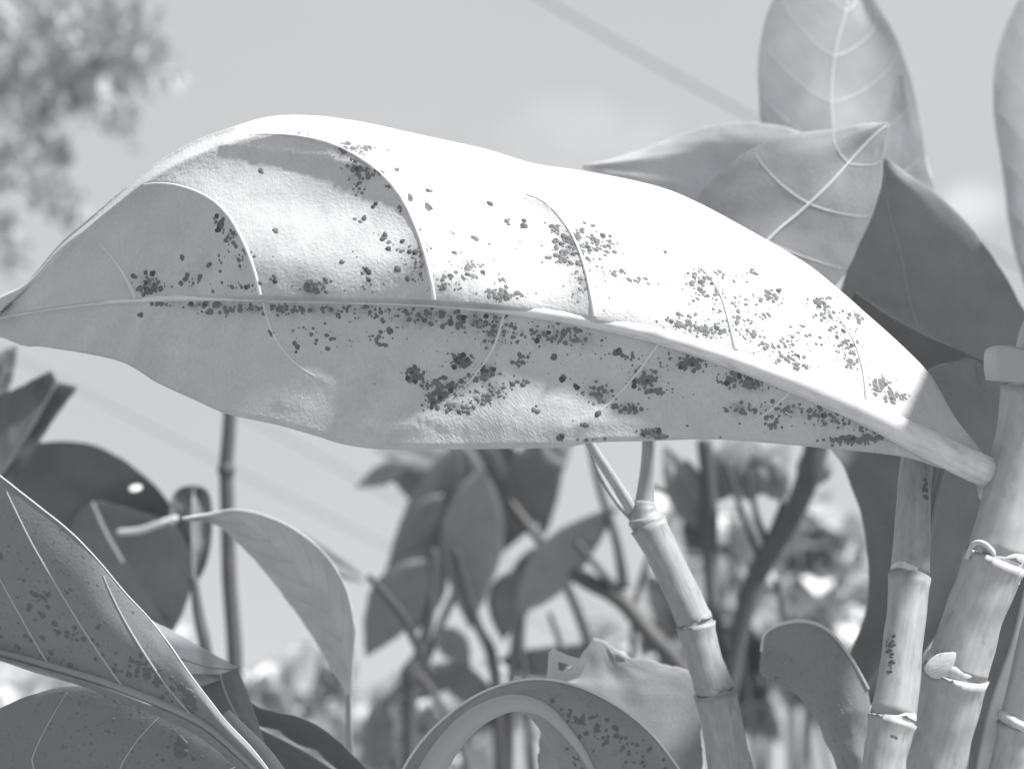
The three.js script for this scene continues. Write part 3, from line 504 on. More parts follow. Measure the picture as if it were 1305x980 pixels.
// arched leaf at the bottom
{
  const f = at(540, 1010, 0.325), s = thing('arching_leaf_shrub', 'leaf curled over in an arch at the bottom edge, dark spotted blade inside', 'shrub', new THREE.Vector3(f.x - 0.02, 0, f.z - 0.02)), o = s.position;
  leaf(s, { label: 'outer half of the arched leaf, bright along its upper margin', d: 0.322, mat: leafMaterial(0.32, { trans: 0.2, map: speckle }), vein: M.veinMid, veins: 7, quilt: 0.4, bulge: [2, 2], midR: [18, 3.5], sideR: 1, seed: 41, nu: 80, drawVeins: false,
    A: [[504, 1000, 0], [528, 958, 0], [562, 920, 0], [604, 890, 1], [648, 872, 2], [692, 867, 3], [740, 877, 5], [792, 904, 7], [836, 942, 9], [880, 1000, 12]],
    Mid: [[540, 1005, -4], [560, 966, -5], [590, 928, -6], [622, 906, -6], [655, 896, -5], [690, 903, -3], [716, 925, 0], [740, 955, 3], [756, 985, 6], [762, 1010, 8]],
    B: [[536, 1010, -4], [556, 970, -4], [588, 934, -3], [622, 912, 0], [652, 905, 4], [676, 916, 9], [692, 938, 14], [706, 964, 18], [714, 990, 22], [718, 1012, 24]],
    spots: [[0.80, 0.45, 0.10, 0.22, 40, 2.4], [0.70, 0.3, 0.07, 0.15, 20, 2], [0.88, 0.7, 0.05, 0.2, 16, 2.8], [0.85, -0.4, 0.08, 0.3, 20, 2.4]] });
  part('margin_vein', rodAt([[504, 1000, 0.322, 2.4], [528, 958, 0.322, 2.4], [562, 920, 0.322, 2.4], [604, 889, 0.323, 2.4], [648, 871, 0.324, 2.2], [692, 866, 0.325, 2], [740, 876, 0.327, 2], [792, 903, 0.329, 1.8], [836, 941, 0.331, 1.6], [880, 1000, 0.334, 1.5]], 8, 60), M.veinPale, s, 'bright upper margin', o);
  tail(s, 522, 1005, 0.32, 16, M.cane, o, -0.02);
}
// cupped leaf right of the middle cane
{
  const f = at(1090, 1010, 0.36), s = thing('cupped_leaf_shrub', 'rounded cupped leaf with a bright rim between the middle cane and the right canes', 'shrub', new THREE.Vector3(f.x, 0, f.z - 0.04)), o = s.position;
  leaf(s, { d: 0.352, mat: leafMaterial(0.36, { trans: 0.2, map: speckle }), vein: M.veinMid, veins: 5, quilt: 0.4, bulge: [1.5, 1], midR: 0, seed: 51, nu: 70, drawVeins: false,
    A: [[970, 838, 4], [974, 810, 0], [996, 796, -2], [1028, 793, -3], [1058, 806, -3], [1084, 838, -2], [1106, 878, 0], [1112, 940, 2], [1108, 1010, 4]],
    Mid: [[968, 846, 4], [984, 832, 2], [1006, 834, 0], [1030, 856, -1], [1050, 892, -1], [1066, 935, 0], [1078, 970, 1], [1090, 1010, 3]],
    B: [[968, 856, 5], [980, 866, 4], [1000, 876, 4], [1022, 892, 4], [1040, 918, 4], [1054, 948, 4], [1068, 980, 4], [1076, 1012, 4]],
    spots: [[0.55, 0.4, 0.2, 0.3, 20, 1.6]] , spotMat: M.spotSoft });
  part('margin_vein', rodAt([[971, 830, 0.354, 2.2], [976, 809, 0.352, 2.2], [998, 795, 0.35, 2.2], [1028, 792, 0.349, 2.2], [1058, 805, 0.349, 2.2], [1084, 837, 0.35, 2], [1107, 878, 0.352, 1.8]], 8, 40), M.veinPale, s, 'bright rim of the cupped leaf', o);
  tail(s, 1092, 1005, 0.356, 8, M.stalk, o);
}
// ---------------------------------------------------------------- lower left: spotted leaf and its neighbours
{
  const f = at(345, 1020, 0.315), s = thing('spotted_leaf_shrub', 'dark spotted leaf with thin pale veins filling the lower left corner', 'shrub', new THREE.Vector3(f.x + 0.03, 0, f.z - 0.02)), o = s.position;
  const L = leaf(s, { label: 'dark leaf with pale veins and dark spots', d: 0.298, mat: M.spotted, vein: plain(0.3, 0.65), veins: 0, quilt: 0, bulge: [2, 3], midR: [6, 12], seed: 61, nu: 90, nw: 18, drawVeins: false,
    A: [[-120, 520, -14], [-60, 566, -14], [0, 607, -14], [40, 639, -13], [80, 670, -12], [115, 704, -11], [152, 746, -9], [200, 802, -7], [240, 856, -8], [282, 912, -7], [330, 965, -6], [380, 1030, -3]],
    Mid: [[-120, 790, 0], [-50, 820, -2], [0, 834, -3], [60, 850, -4], [130, 871, -5], [200, 897, -5], [258, 924, -5], [305, 962, -4], [345, 1000, -2], [384, 1034, 0]],
    B: [[-120, 800, -1], [-50, 829, -2], [0, 843, -3], [60, 862, -3], [130, 884, -3], [196, 911, -3], [252, 939, -3], [298, 976, -2], [338, 1012, 0], [386, 1038, 0]],
    spots: [[0.18, 0.55, 0.03, 0.2, 14, 3.4], [0.30, 0.42, 0.03, 0.12, 14, 3], [0.40, 0.30, 0.05, 0.15, 16, 3], [0.55, 0.30, 0.04, 0.12, 22, 3.4], [0.66, 0.42, 0.03, 0.14, 26, 3.6], [0.62, 0.2, 0.05, 0.1, 14, 3], [0.28, 0.12, 0.08, 0.08, 16, 2.6], [0.4, 0.4, 0.2, 0.4, 30, 2]] });
  const vs = (list, r) => { // a vein drawn through (t, w)
    const q = crom(list, 24, 2), pts = q.map(([t, w]) => L.surf(t, w)); part('side_vein', rod(pts, pts.map((_, i) => r * (1 - 0.5 * i / 24) * 0.6 * 0.298 / F), 8), M.veinMid, L.mesh, null, o);
  };
  vs([[0.52, 0], [0.46, 0.22], [0.38, 0.46], [0.29, 0.72], [0.22, 0.94]], 3); vs([[0.70, 0], [0.64, 0.24], [0.57, 0.5], [0.50, 0.74], [0.45, 0.92]], 3); vs([[0.34, 0], [0.27, 0.25], [0.18, 0.55], [0.1, 0.9]], 2.6);
  { const pts = []; for (let i = 0; i <= 60; i++) pts.push(L.surf(0.02 + i / 60 * 0.9, 1)); part('margin_vein', rod(pts, pts.map(() => 0.8 * 0.298 / F), 8), M.veinPale, L.mesh, 'thin pale margin', o); }
  leaf(s, { label: 'darker lower leaf half with pale curved veins', d: 0.303, mat: leafMaterial(0.23, { trans: 0.12, map: speckle }), vein: M.veinMid, veins: 4, slant: 0.1, quilt: 0.2, bulge: [1, 0], midR: 0, sideR: 1.3, seed: 66, roughEdge: 0.3,
    A: [[-70, 940, -8], [-30, 920, -8], [0, 903, -8], [40, 886, -7], [86, 875, -6], [130, 880, -5], [190, 900, -4], [250, 930, -3], [310, 970, -2], [370, 1025, 0]], Mid: [[-70, 990, 0], [-30, 980, 0], [10, 970, 0], [60, 968, 0], [110, 972, 0], [160, 985, 0], [220, 1000, 0], [280, 1015, 0], [330, 1025, 0], [372, 1030, 0]], B: [[-70, 1060, 4], [-20, 1080, 4], [40, 1090, 4], [90, 1090, 4], [140, 1090, 4], [200, 1090, 4], [250, 1080, 4], [300, 1065, 4], [340, 1050, 2], [374, 1034, 0]],
    spots: [[0.66, 0.6, 0.012, 0.12, 40, 3.4], [0.6, 0.5, 0.2, 0.3, 24, 2]] });
  leaf(s, { label: 'pale sunlit leaf tip beside the spotted leaf', d: 0.335, mat: M.pale, drawVeins: false, veins: 3, bulge: [0.5, 0.5], midR: [1.5, 1], seed: 62, roughEdge: 0.2,
    A: [[130, 740, 12], [186, 786, 12], [220, 804, 9], [262, 828, 4], [303, 851, -8]], Mid: [[140, 800, 0], [190, 822, 0], [226, 838, -1], [266, 850, -4], [304, 853, -8]], B: [[160, 850, -12], [200, 872, -12], [236, 878, -11], [274, 868, -10], [305, 855, -8]] });
  leaf(s, { label: 'grey folded leaf under the pale tip', d: 0.334, mat: leafMaterial(0.30, { trans: 0.2 }), drawVeins: false, veins: 3, bulge: [1, 1], midR: [1.5, 1], seed: 63, roughEdge: 0.2,
    A: [[302, 852, -8], [316, 885, -6], [330, 925, -4], [345, 970, -2], [370, 1030, 0]], Mid: [[280, 860, -8], [290, 890, -8], [308, 925, -8], [335, 965, -6], [365, 1030, 0]], B: [[225, 860, -4], [250, 900, -4], [275, 930, -4], [310, 970, -4], [360, 1030, 0]] });
  part('leaf_stalk', rodAt([[288, 908, 0.318, 5], [312, 935, 0.317, 8], [340, 965, 0.316, 9], [375, 1015, 0.315, 10]], 10), M.veinMid, s, null, o);
  leaf(s, { label: 'dark leaf low between the spotted leaf and the hanging leaf', d: 0.35, mat: M.dull, vein: M.veinMid, drawVeins: false, veins: 4, bulge: [-1, -1], midR: 0, seed: 64,
    A: [[300, 880, 0], [330, 902, 0], [380, 914, 0], [420, 936, 0], [452, 965, 0], [500, 1015, 0]], Mid: [[300, 910, 0], [340, 935, 0], [380, 955, 0], [420, 980, 0], [450, 1000, 0], [490, 1020, 0]], B: [[300, 950, 0], [330, 980, 0], [370, 1010, 0], [410, 1025, 0], [440, 1028, 0], [480, 1025, 0]] });
  tail(s, 380, 1018, 0.315, 14, M.cane, o, 0.02);
}
// hanging leaf left of the middle
{
  const f = at(446, 990, 0.40), s = thing('hanging_leaf_shrub', 'single grey drooping leaf, its tip pointing left across the thin upright stem', 'shrub', new THREE.Vector3(f.x + 0.01, 0, f.z - 0.01)), o = s.position;
  leaf(s, { d: 0.385, mat: leafMaterial(0.66, { trans: 0.3 }), vein: M.veinMid, drawVeins: true, veins: 9, slant: 0.2, quilt: 0.15, bulge: [0.5, 0], midR: 0, sideR: 0.35, seed: 71, nu: 70,
    A: [[446, 896, 0], [449, 850, -3], [452, 800, -5], [441, 752, -6], [416, 710, -6], [380, 679, -6], [340, 659, -5], [300, 651, -3], [268, 656, -1], [232, 661, 0]],
    Mid: [[445, 897, 0], [442, 850, 0], [434, 812, 0], [412, 768, 0], [384, 728, 0], [352, 696, 0], [316, 671, 0], [290, 662, 0], [262, 660, 0], [232, 662, 0]],
    B: [[444, 898, 0], [434, 872, 2], [416, 842, 3], [390, 800, 4], [352, 748, 4], [324, 714, 3], [300, 690, 2], [282, 674, 1], [258, 664, 0], [232, 663, 0]] });
  part('leaf_stalk', rodAt([[445, 886, 0.385, 3], [444, 920, 0.388, 4], [446, 960, 0.395, 5], [446, 1000, 0.40, 6]], 8), M.stalk, s, null, o);
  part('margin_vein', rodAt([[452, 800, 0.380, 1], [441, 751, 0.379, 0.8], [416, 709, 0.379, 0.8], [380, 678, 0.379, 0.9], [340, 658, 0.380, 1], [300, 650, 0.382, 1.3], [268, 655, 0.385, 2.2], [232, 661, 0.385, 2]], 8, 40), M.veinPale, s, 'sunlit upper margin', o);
  tail(s, 446, 998, 0.40, 6, M.stalk, o);
}
// ---------------------------------------------------------------- dark shrub at the left edge
{
  const f = at(60, 1010, 0.56), s = thing('dark_leaf_shrub', 'dark out of focus leaves at the left edge under the tip of the big leaf', 'shrub', new THREE.Vector3(f.x, 0, f.z)), o = s.position;
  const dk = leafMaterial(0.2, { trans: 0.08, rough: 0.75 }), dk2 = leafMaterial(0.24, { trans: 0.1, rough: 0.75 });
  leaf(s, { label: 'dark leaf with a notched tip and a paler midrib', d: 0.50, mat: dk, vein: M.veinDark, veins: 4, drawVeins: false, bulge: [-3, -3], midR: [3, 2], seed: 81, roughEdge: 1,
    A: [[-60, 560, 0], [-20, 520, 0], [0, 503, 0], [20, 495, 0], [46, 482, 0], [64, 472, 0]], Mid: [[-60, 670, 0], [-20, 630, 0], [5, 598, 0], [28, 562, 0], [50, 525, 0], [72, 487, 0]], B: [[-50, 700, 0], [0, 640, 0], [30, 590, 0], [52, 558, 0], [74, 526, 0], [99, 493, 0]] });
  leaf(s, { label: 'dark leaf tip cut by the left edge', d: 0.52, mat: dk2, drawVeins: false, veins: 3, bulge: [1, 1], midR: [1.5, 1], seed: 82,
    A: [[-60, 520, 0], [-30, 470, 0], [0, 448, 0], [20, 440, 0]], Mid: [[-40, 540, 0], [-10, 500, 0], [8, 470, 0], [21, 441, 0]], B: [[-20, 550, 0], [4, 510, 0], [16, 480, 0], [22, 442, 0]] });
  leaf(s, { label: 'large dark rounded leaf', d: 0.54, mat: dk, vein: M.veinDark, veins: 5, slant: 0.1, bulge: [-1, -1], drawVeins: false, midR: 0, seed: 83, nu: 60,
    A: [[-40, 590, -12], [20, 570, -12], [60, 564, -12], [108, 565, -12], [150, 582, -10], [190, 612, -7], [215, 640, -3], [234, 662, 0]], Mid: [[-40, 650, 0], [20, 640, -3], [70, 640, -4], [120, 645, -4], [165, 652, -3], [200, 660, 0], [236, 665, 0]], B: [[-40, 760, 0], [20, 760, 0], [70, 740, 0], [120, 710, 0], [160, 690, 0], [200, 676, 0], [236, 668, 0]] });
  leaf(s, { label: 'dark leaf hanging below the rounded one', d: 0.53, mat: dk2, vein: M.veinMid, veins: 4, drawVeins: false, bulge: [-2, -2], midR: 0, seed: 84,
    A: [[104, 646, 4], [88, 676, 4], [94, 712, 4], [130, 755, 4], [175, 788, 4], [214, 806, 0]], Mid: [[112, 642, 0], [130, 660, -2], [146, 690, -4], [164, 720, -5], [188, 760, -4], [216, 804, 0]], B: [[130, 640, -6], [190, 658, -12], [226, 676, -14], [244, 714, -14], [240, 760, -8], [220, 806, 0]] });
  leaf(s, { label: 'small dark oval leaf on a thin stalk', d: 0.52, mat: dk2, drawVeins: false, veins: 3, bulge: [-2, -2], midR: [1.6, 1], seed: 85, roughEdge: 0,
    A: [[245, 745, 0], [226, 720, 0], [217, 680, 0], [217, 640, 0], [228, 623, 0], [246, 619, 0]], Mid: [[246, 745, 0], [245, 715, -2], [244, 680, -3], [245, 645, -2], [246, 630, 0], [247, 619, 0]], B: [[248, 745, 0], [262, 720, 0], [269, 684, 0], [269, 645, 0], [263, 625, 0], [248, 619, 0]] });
  part('leaf_stalk', rodAt([[246, 735, 0.52, 5], [252, 780, 0.52, 7], [262, 830, 0.52, 8], [268, 900, 0.53, 9], [262, 1010, 0.55, 10]], 8), M.stalkDark, s, null, o);
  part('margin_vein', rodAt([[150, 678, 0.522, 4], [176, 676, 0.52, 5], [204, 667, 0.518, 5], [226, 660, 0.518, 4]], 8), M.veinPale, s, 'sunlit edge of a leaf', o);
  part('leaf_stalk', rodAt([[116, 640, 0.512, 2.5], [134, 680, 0.512, 3], [156, 718, 0.512, 2.5]], 8), M.veinDark, s, null, o);
  const b = at(172, 622, 0.526); const g = new THREE.SphereGeometry(8 / F * 0.534, 16, 10); g.scale(1, 1.1, 0.15); g.rotateX(-0.9); g.translate(b.x, b.y, b.z); part('pale_spot', g, M.tissue, s, null, o);
  for (const [x, y] of [[20, 1000], [110, 1000], [262, 1008]]) tail(s, x, y, 0.55, 9, M.stalkDark, o, 0.02);
}
{ // thin upright stem with one joint
  const f = at(302, 1000, 0.60), s = thing('thin_stem', 'thin dark upright stem with one joint, behind the drooping leaf', 'plant stem', new THREE.Vector3(f.x, 0, f.z)), o = s.position;
  part('stem', rodAt([[294, 470, 0.60, 8], [292, 540, 0.60, 8.5], [288, 596, 0.60, 9], [289, 640, 0.60, 9], [292, 740, 0.60, 9.5], [299, 840, 0.60, 10], [302, 1000, 0.60, 11]], 12, 40, 0.05), M.stalkDark, s, null, o);
  part('node_ring', rodAt([[288.5, 588, 0.60, 8.5], [288, 596, 0.60, 11], [288, 600, 0.60, 11.5], [288, 608, 0.60, 9]], 12, 12), M.stalkDark, s, null, o);
  tail(s, 302, 998, 0.60, 11, M.stalkDark, o);
}
// ---------------------------------------------------------------- blurred shrub in the middle, behind
{
  const f = at(640, 1000, 0.80), s = thing('branching_shrub', 'blurred dark shrub with hanging leaves and twigs under the middle of the big leaf', 'shrub', new THREE.Vector3(f.x, 0, f.z)), o = s.position;
  const mats = [leafMaterial(0.32, { trans: 0.2, rough: 0.8 }), leafMaterial(0.37, { trans: 0.2, rough: 0.8 }), leafMaterial(0.29, { trans: 0.15, rough: 0.8 })];
  let n = 0;
  const L = (x0, y0, x1, y1, w, d = 0.8, bend = 0, k = 0) => { // base, tip, width
    const dx = x1 - x0, dy = y1 - y0, len = Math.hypot(dx, dy), nx = -dy / len, ny = dx / len; n++;
    const P = (t, q) => { const b = bend * Math.sin(Math.PI * t), c = q * w / 2 * Math.pow(Math.sin(Math.PI * Math.pow(t, 0.8)), 0.95); return [x0 + dx * t + nx * (b + c), y0 + dy * t + ny * (b + c), q * 2 + (y1 > y0 ? 12 * t : 12 * (1 - t))]; };
    const ts = [0, 0.12, 0.3, 0.5, 0.7, 0.86, 1];
    leaf(s, { d, mat: mats[k], drawVeins: false, veins: 5, quilt: 0, bulge: [1, 1], midR: 0, nu: 26, nw: 5, seed: 100 + n, A: ts.map((t) => P(t, 1)), Mid: ts.map((t) => P(t, 0)), B: ts.map((t) => P(t, -1)) });
  };
  L(604, 556, 486, 748, 74, 0.80, -8); L(604, 604, 466, 566, 44, 0.81, 4); L(566, 630, 500, 712, 46, 0.80); L(632, 636, 556, 706, 44, 0.82, 0, 1); L(694, 690, 652, 806, 46, 0.80, 4, 1); L(560, 706, 522, 812, 48, 0.79, 0, 2); L(720, 590, 690, 560, 40, 0.8); L(660, 640, 730, 560, 44, 0.84, 0, 2); L(600, 640, 586, 560, 50, 0.79, 0, 2); L(522, 588, 452, 622, 28, 0.80); L(612, 596, 598, 802, 80, 0.78, 4, 1); L(542, 712, 465, 838, 70, 0.76, 4, 2); L(660, 780, 789, 645, 62, 0.77, -8, 1); L(704, 552, 640, 704, 72, 0.82); L(572, 552, 642, 664, 84, 0.83, 0, 2); L(520, 548, 546, 655, 72, 0.84); L(652, 726, 640, 818, 52, 0.79, 0, 2); L(644, 556, 600, 652, 84, 0.85); L(700, 566, 690, 690, 36, 0.86, 0, 2); L(560, 660, 548, 742, 40, 0.81, 0, 1);
  L(470, 742, 384, 676, 26, 0.62, -6, 2); L(600, 850, 480, 900, 40, 0.8, 4, 2); L(560, 850, 640, 905, 44, 0.8, 0, 0); L(480, 990, 484, 880, 44, 0.78); L(636, 842, 764, 818, 40, 0.80, 14, 2); L(560, 800, 600, 850, 40, 0.86, 0, 1);
  const twig = (list) => part('twig', rodAt(list, 8), M.stalkDark, s, null, o);
  twig([[470, 735, 0.62, 4], [500, 770, 0.64, 6], [520, 800, 0.68, 6], [548, 860, 0.74, 5]]);
  twig([[552, 700, 0.78, 6], [548, 780, 0.78, 7], [534, 838, 0.78, 9], [524, 858, 0.78, 14], [522, 900, 0.78, 10], [524, 1010, 0.78, 11]]);
  twig([[534, 860, 0.78, 5], [556, 890, 0.78, 5], [580, 930, 0.78, 5], [600, 1000, 0.78, 5]]);
  twig([[580, 700, 0.78, 5], [606, 790, 0.79, 6], [630, 850, 0.8, 8], [640, 1000, 0.8, 9]]);
  twig([[650, 640, 0.80, 5], [690, 690, 0.79, 7], [735, 732, 0.78, 11], [790, 764, 0.77, 11], [830, 810, 0.76, 12], [866, 850, 0.76, 12], [900, 900, 0.76, 12], [920, 1010, 0.76, 13]]);
  twig([[700, 700, 0.8, 5], [724, 750, 0.8, 6], [748, 812, 0.8, 7], [770, 900, 0.8, 7], [780, 1010, 0.8, 8]]);
  twig([[752, 560, 0.77, 5], [764, 620, 0.77, 5], [786, 690, 0.77, 6], [796, 750, 0.77, 8]]); twig([[734, 690, 0.77, 4], [764, 726, 0.77, 5], [786, 752, 0.77, 6]]);
  twig([[610, 590, 0.8, 4], [604, 660, 0.8, 5], [590, 730, 0.8, 5], [560, 800, 0.8, 5], [540, 850, 0.79, 6]]); twig([[700, 780, 0.8, 3], [716, 830, 0.8, 4], [726, 900, 0.8, 4], [730, 1000, 0.8, 5]]); twig([[830, 700, 0.82, 3], [812, 760, 0.82, 4], [806, 830, 0.82, 4], [800, 1000, 0.82, 5]]);
  twig([[640, 740, 0.8, 4], [656, 800, 0.8, 5], [652, 860, 0.8, 6], [648, 1000, 0.8, 7]]); twig([[668, 760, 0.8, 4], [664, 830, 0.8, 5], [672, 900, 0.8, 5], [680, 1000, 0.8, 6]]);
  for (const [x, y, r] of [[524, 1005, 11], [640, 998, 9], [920, 1005, 13], [780, 1005, 8]]) tail(s, x, y, 0.79, r, M.stalkDark, o, (640 - x) / F * 0.5);
}
// dark twigs right of the middle cane
{
  const f = at(925, 1000, 0.66), s = thing('forked_twig_shrub', 'dark blurred forked twigs with leaves between the middle cane and the cupped leaf', 'shrub', new THREE.Vector3(f.x, 0, f.z)), o = s.position;
  const twig = (list) => part('twig', rodAt(list, 8, 0, 0.06), M.stalkDark, s, null, o);
  twig([[1044, 560, 0.64, 16], [1030, 610, 0.64, 15], [1008, 660, 0.65, 14], [975, 715, 0.66, 14], [955, 760, 0.66, 13], [938, 830, 0.66, 12], [926, 900, 0.66, 13], [922, 1010, 0.66, 14]]);
  twig([[898, 560, 0.68, 10], [905, 640, 0.68, 10], [906, 720, 0.68, 10], [914, 800, 0.67, 9], [926, 880, 0.66, 9]]);
  twig([[925, 590, 0.66, 4], [945, 650, 0.66, 4], [968, 712, 0.66, 5]]); twig([[952, 600, 0.66, 4], [966, 660, 0.66, 4], [980, 700, 0.66, 5]]); twig([[1000, 640, 0.66, 5], [984, 680, 0.66, 5], [972, 712, 0.66, 6]]);
  twig([[830, 620, 0.7, 4], [866, 636, 0.7, 5], [890, 668, 0.69, 6], [904, 720, 0.68, 6]]); twig([[990, 740, 0.67, 4], [1000, 790, 0.67, 4], [1010, 850, 0.67, 4]]);
  const mats = [leafMaterial(0.3, { trans: 0.2, rough: 0.8 }), leafMaterial(0.4, { trans: 0.25, rough: 0.8 })]; let n = 0;
  const L = (x0, y0, x1, y1, w, d, k) => { const dx = x1 - x0, dy = y1 - y0, l = Math.hypot(dx, dy), nx = -dy / l, ny = dx / l, P = (t, q) => { const c = q * w / 2 * Math.pow(Math.sin(Math.PI * Math.pow(t, 0.8)), 0.95); return [x0 + dx * t + nx * c, y0 + dy * t + ny * c, -8 * Math.sin(Math.PI * t)]; }, ts = [0, 0.12, 0.3, 0.5, 0.7, 0.86, 1]; n++; leaf(s, { d, mat: mats[k], drawVeins: false, veins: 4, quilt: 0, bulge: [1, 1], midR: 0, nu: 24, nw: 5, seed: 140 + n, A: ts.map((t) => P(t, 1)), Mid: ts.map((t) => P(t, 0)), B: ts.map((t) => P(t, -1)) }); };
  L(906, 680, 846, 566, 56, 0.69, 0); L(900, 640, 960, 548, 56, 0.69, 0); L(950, 630, 1010, 560, 50, 0.68, 0); L(960, 640, 930, 545, 60, 0.7, 1); L(1020, 620, 1066, 560, 46, 0.66, 1); L(1000, 640, 960, 560, 44, 0.68, 1);
  tail(s, 922, 1005, 0.66, 14, M.stalkDark, o);
}
// ---------------------------------------------------------------- bushes farther back
const bladeGeo = (() => { // one small bent leaf, 1 m long, used thousands of times
  const g = new THREE.BufferGeometry(), p = [], idx = [], S = [[0, 0], [0.2, 0.17], [0.5, 0.23], [0.8, 0.14], [1, 0]];
  for (const [t, w] of S) { const y = -0.22 * t * t; p.push(t - 0.5, y + 0.06 * (w / 0.23), -w, t - 0.5, y, 0, t - 0.5, y + 0.06 * (w / 0.23), w); }
  for (let i = 0; i < 4; i++) for (let k = 0; k < 2; k++) { const a = i * 3 + k; idx.push(a, a + 1, a + 4, a, a + 4, a + 3); }
  g.setAttribute('position', new THREE.Float32BufferAttribute(p, 3)); g.setIndex(idx); g.computeVertexNormals(); return g;
})();
const foliageMat = new THREE.MeshPhysicalMaterial({ color: new THREE.Color(1, 1, 1), roughness: 0.75, transmission: 0.25, thickness: 0, side: THREE.DoubleSide });
function foliage(parent, clumps, size, seed, tones, origin, name = 'foliage') {
  const r = rng(seed), mats = [], cols = [], q = new THREE.Quaternion(), e = new THREE.Euler();
  for (const [c, rad, n] of clumps) for (let i = 0; i < n; i++) {
    const v = new THREE.Vector3(r() * 2 - 1, r() * 2 - 1, r() * 2 - 1); if (v.lengthSq() > 1) v.normalize().multiplyScalar(0.6 + 0.4 * r());
    const p = c.clone().add(new THREE.Vector3(v.x * rad[0], v.y * rad[1], v.z * rad[2])).sub(origin), s = size * (0.6 + 0.8 * r());
    q.setFromEuler(e.set((r() - 0.5) * 1.8, r() * 6.28, -0.5 + (r() - 0.5) * 2.0)); mats.push(new THREE.Matrix4().compose(p, q, new THREE.Vector3(s, s, s))); cols.push(tones[0] + (tones[1] - tones[0]) * Math.pow(r(), 1.6));
  }
  const m = new THREE.InstancedMesh(bladeGeo, foliageMat, mats.length); mats.forEach((x, i) => { m.setMatrixAt(i, x); m.setColorAt(i, grey(cols[i])); });
  m.name = numbered(name); m.userData.kind = 'stuff'; m.castShadow = m.receiveShadow = true; parent.add(m);
}
function bush(label, x, y, d, rx, ry, n, size, seed, tones, stems = 4) {
  const c = at(x, y, d), k = d / F, s = thing('background_bush', label, 'bush', new THREE.Vector3(c.x, 0, c.z)), o = s.position, r = rng(seed), cl = [];
  for (let i = 0; i < 9; i++) { const a = r() * 6.28, b = Math.sqrt(r()); cl.push([c.clone().add(new THREE.Vector3(Math.cos(a) * b * rx * 0.75 * k, Math.sin(a) * b * ry * 0.75 * k, (r() - 0.5) * rx * k)), [rx * k * 0.38, ry * k * 0.34, rx * k * 0.4], Math.round(n / 9)]); }
  foliage(s, cl, size, seed + 1, tones, o);
  for (let i = 0; i < stems; i++) { const q = cl[i][0], f = new THREE.Vector3(c.x + (r() - 0.5) * 0.3, 0, c.z + (r() - 0.5) * 0.3), cv = new THREE.CatmullRomCurve3([f, new THREE.Vector3(mixv(f.x, q.x, 0.4), q.y * 0.5, f.z), q]); part('stem', rod(cv.getPoints(16), Array.from({ length: 17 }, (_, j) => mixv(0.012, 0.004, j / 16)), 7), M.bark, s, null, o); }
}
bush('blurred bush low behind the drooping leaf', 380, 900, 1.9, 110, 90, 182, 0.075, 201, [0.3, 0.95]);
bush('blurred bush low behind the arched leaf', 590, 925, 2.2, 160, 110, 280, 0.075, 202, [0.3, 0.95]);
bush('blurred bush behind the torn pale leaf', 790, 900, 2.0, 120, 140, 190, 0.075, 203, [0.3, 0.95]);
bush('blurred light and dark bush right of the middle cane', 930, 800, 1.8, 100, 190, 110, 0.075, 204, [0.12, 0.95]);
bush('blurred bush behind the cupped leaf and the canes', 1060, 770, 1.7, 90, 130, 110, 0.075, 205, [0.12, 0.95]);
bush('blurred bush in the gap between the right canes', 1200, 860, 1.8, 110, 170, 210, 0.06, 206, [0.3, 0.95]);
bush('blurred bush behind the lower left leaves', 110, 900, 1.9, 170, 110, 210, 0.075, 207, [0.3, 0.95]);
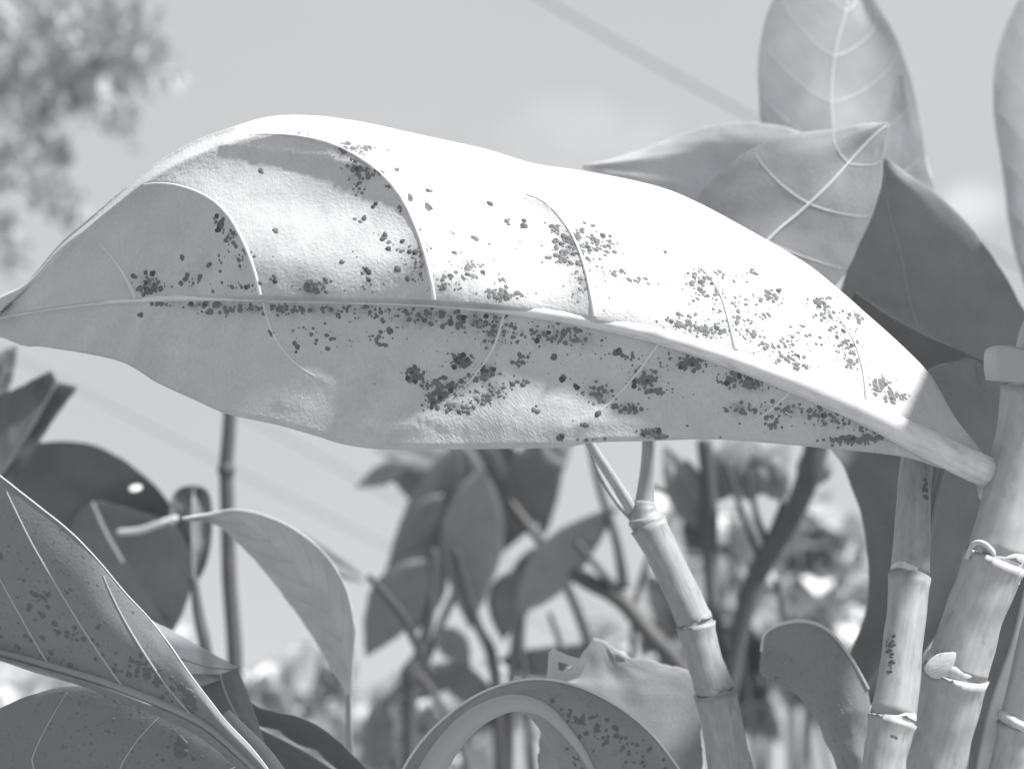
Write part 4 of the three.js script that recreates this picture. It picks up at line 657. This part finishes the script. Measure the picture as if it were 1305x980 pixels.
// ---------------------------------------------------------------- tree at the upper left
{
  const d = 7, base = at(-330, 400, d), s = thing('tree', 'hazy out of focus tree reaching in from the upper left corner', 'tree', new THREE.Vector3(base.x, 0, base.z)), o = s.position, k = d / F;
  const top = at(-330, -250, d);
  part('trunk', rod(new THREE.CatmullRomCurve3([new THREE.Vector3(base.x, 0, base.z), new THREE.Vector3(base.x + 0.05, 1.4, base.z), new THREE.Vector3(base.x - 0.05, base.y, base.z), top]).getPoints(24), Array.from({ length: 25 }, (_, i) => mixv(0.16, 0.05, i / 24)), 12, true, 2, 0.1), M.bark, s, null, o);
  const limbs = [[[-330, 420], [-180, 330], [-40, 260], [60, 200]], [[-330, 300], [-160, 180], [0, 110], [150, 70], [200, 80]], [[-330, 200], [-150, 80], [0, 20], [120, 20]], [[-330, 100], [-200, -60], [-40, -90]], [[-330, 480], [-200, 420], [-60, 330], [0, 310]]];
  for (const l of limbs) part('limb', rodAt(l.map(([x, y], i) => [x, y, d + 0.1 * Math.sin(i * 2 + x), mixv(9, 2.4, i / (l.length - 1))]), 8), M.bark, s, null, o);
  const r = rng(9), cl = [];
  for (const [x, y, rx, ry, n] of [[20, 60, 60, 60, 150], [40, 120, 50, 40, 80], [110, 40, 60, 45, 110], [100, 90, 40, 40, 80], [150, 85, 40, 30, 70], [170, 60, 40, 40, 80], [205, 82, 26, 20, 24], [95, 120, 26, 30, 60], [145, 145, 26, 30, 50], [165, 165, 14, 20, 14], [60, 190, 30, 40, 60], [30, 160, 40, 40, 40], [50, 230, 30, 40, 60], [90, 270, 30, 22, 30], [10, 310, 16, 40, 40], [0, 220, 30, 40, 30], [60, 0, 80, 30, 90], [150, 10, 50, 20, 50], [-100, 60, 110, 120, 300], [-120, 260, 110, 120, 260], [-240, 0, 120, 160, 300], [-60, -90, 140, 80, 240], [-300, 240, 110, 160, 250]]) cl.push([at(x, y, d + (r() - 0.5) * 0.7), [rx * k, ry * k, 0.3], n]);
  foliage(s, cl, 0.10, 33, [0.42, 0.58], o);
}
// ---------------------------------------------------------------- overhead cables
for (const [list, r, label] of [
  [[[-400, -640, 16], [690, -2, 12], [940, 140, 11.4], [1700, 560, 10]], 0.0095, 'overhead cable crossing the sky from the top middle towards the right leaves'],
  [[[-400, 110, 16], [100, 410, 14], [330, 540, 13.3], [800, 800, 12]], 0.006, 'faint overhead cable in the pale sky left of the thin upright stem'],
  [[[-400, 240, 16], [300, 600, 14], [500, 700, 13.3], [900, 900, 12]], 0.006, 'lower faint overhead cable crossing behind the drooping leaf'],
]) { const pts = crom(list, 60, 3).map(([x, y, d]) => at(x, y, d)), o = pts[30], m = new THREE.Mesh(rod(pts, pts.map(() => r), 8).translate(-o.x, -o.y, -o.z), M.cable); m.name = numbered('overhead_cable'); m.position.copy(o); m.castShadow = m.receiveShadow = true; m.userData = { label, category: 'cable', }; scene.add(m); }

renderer.render(scene, camera);
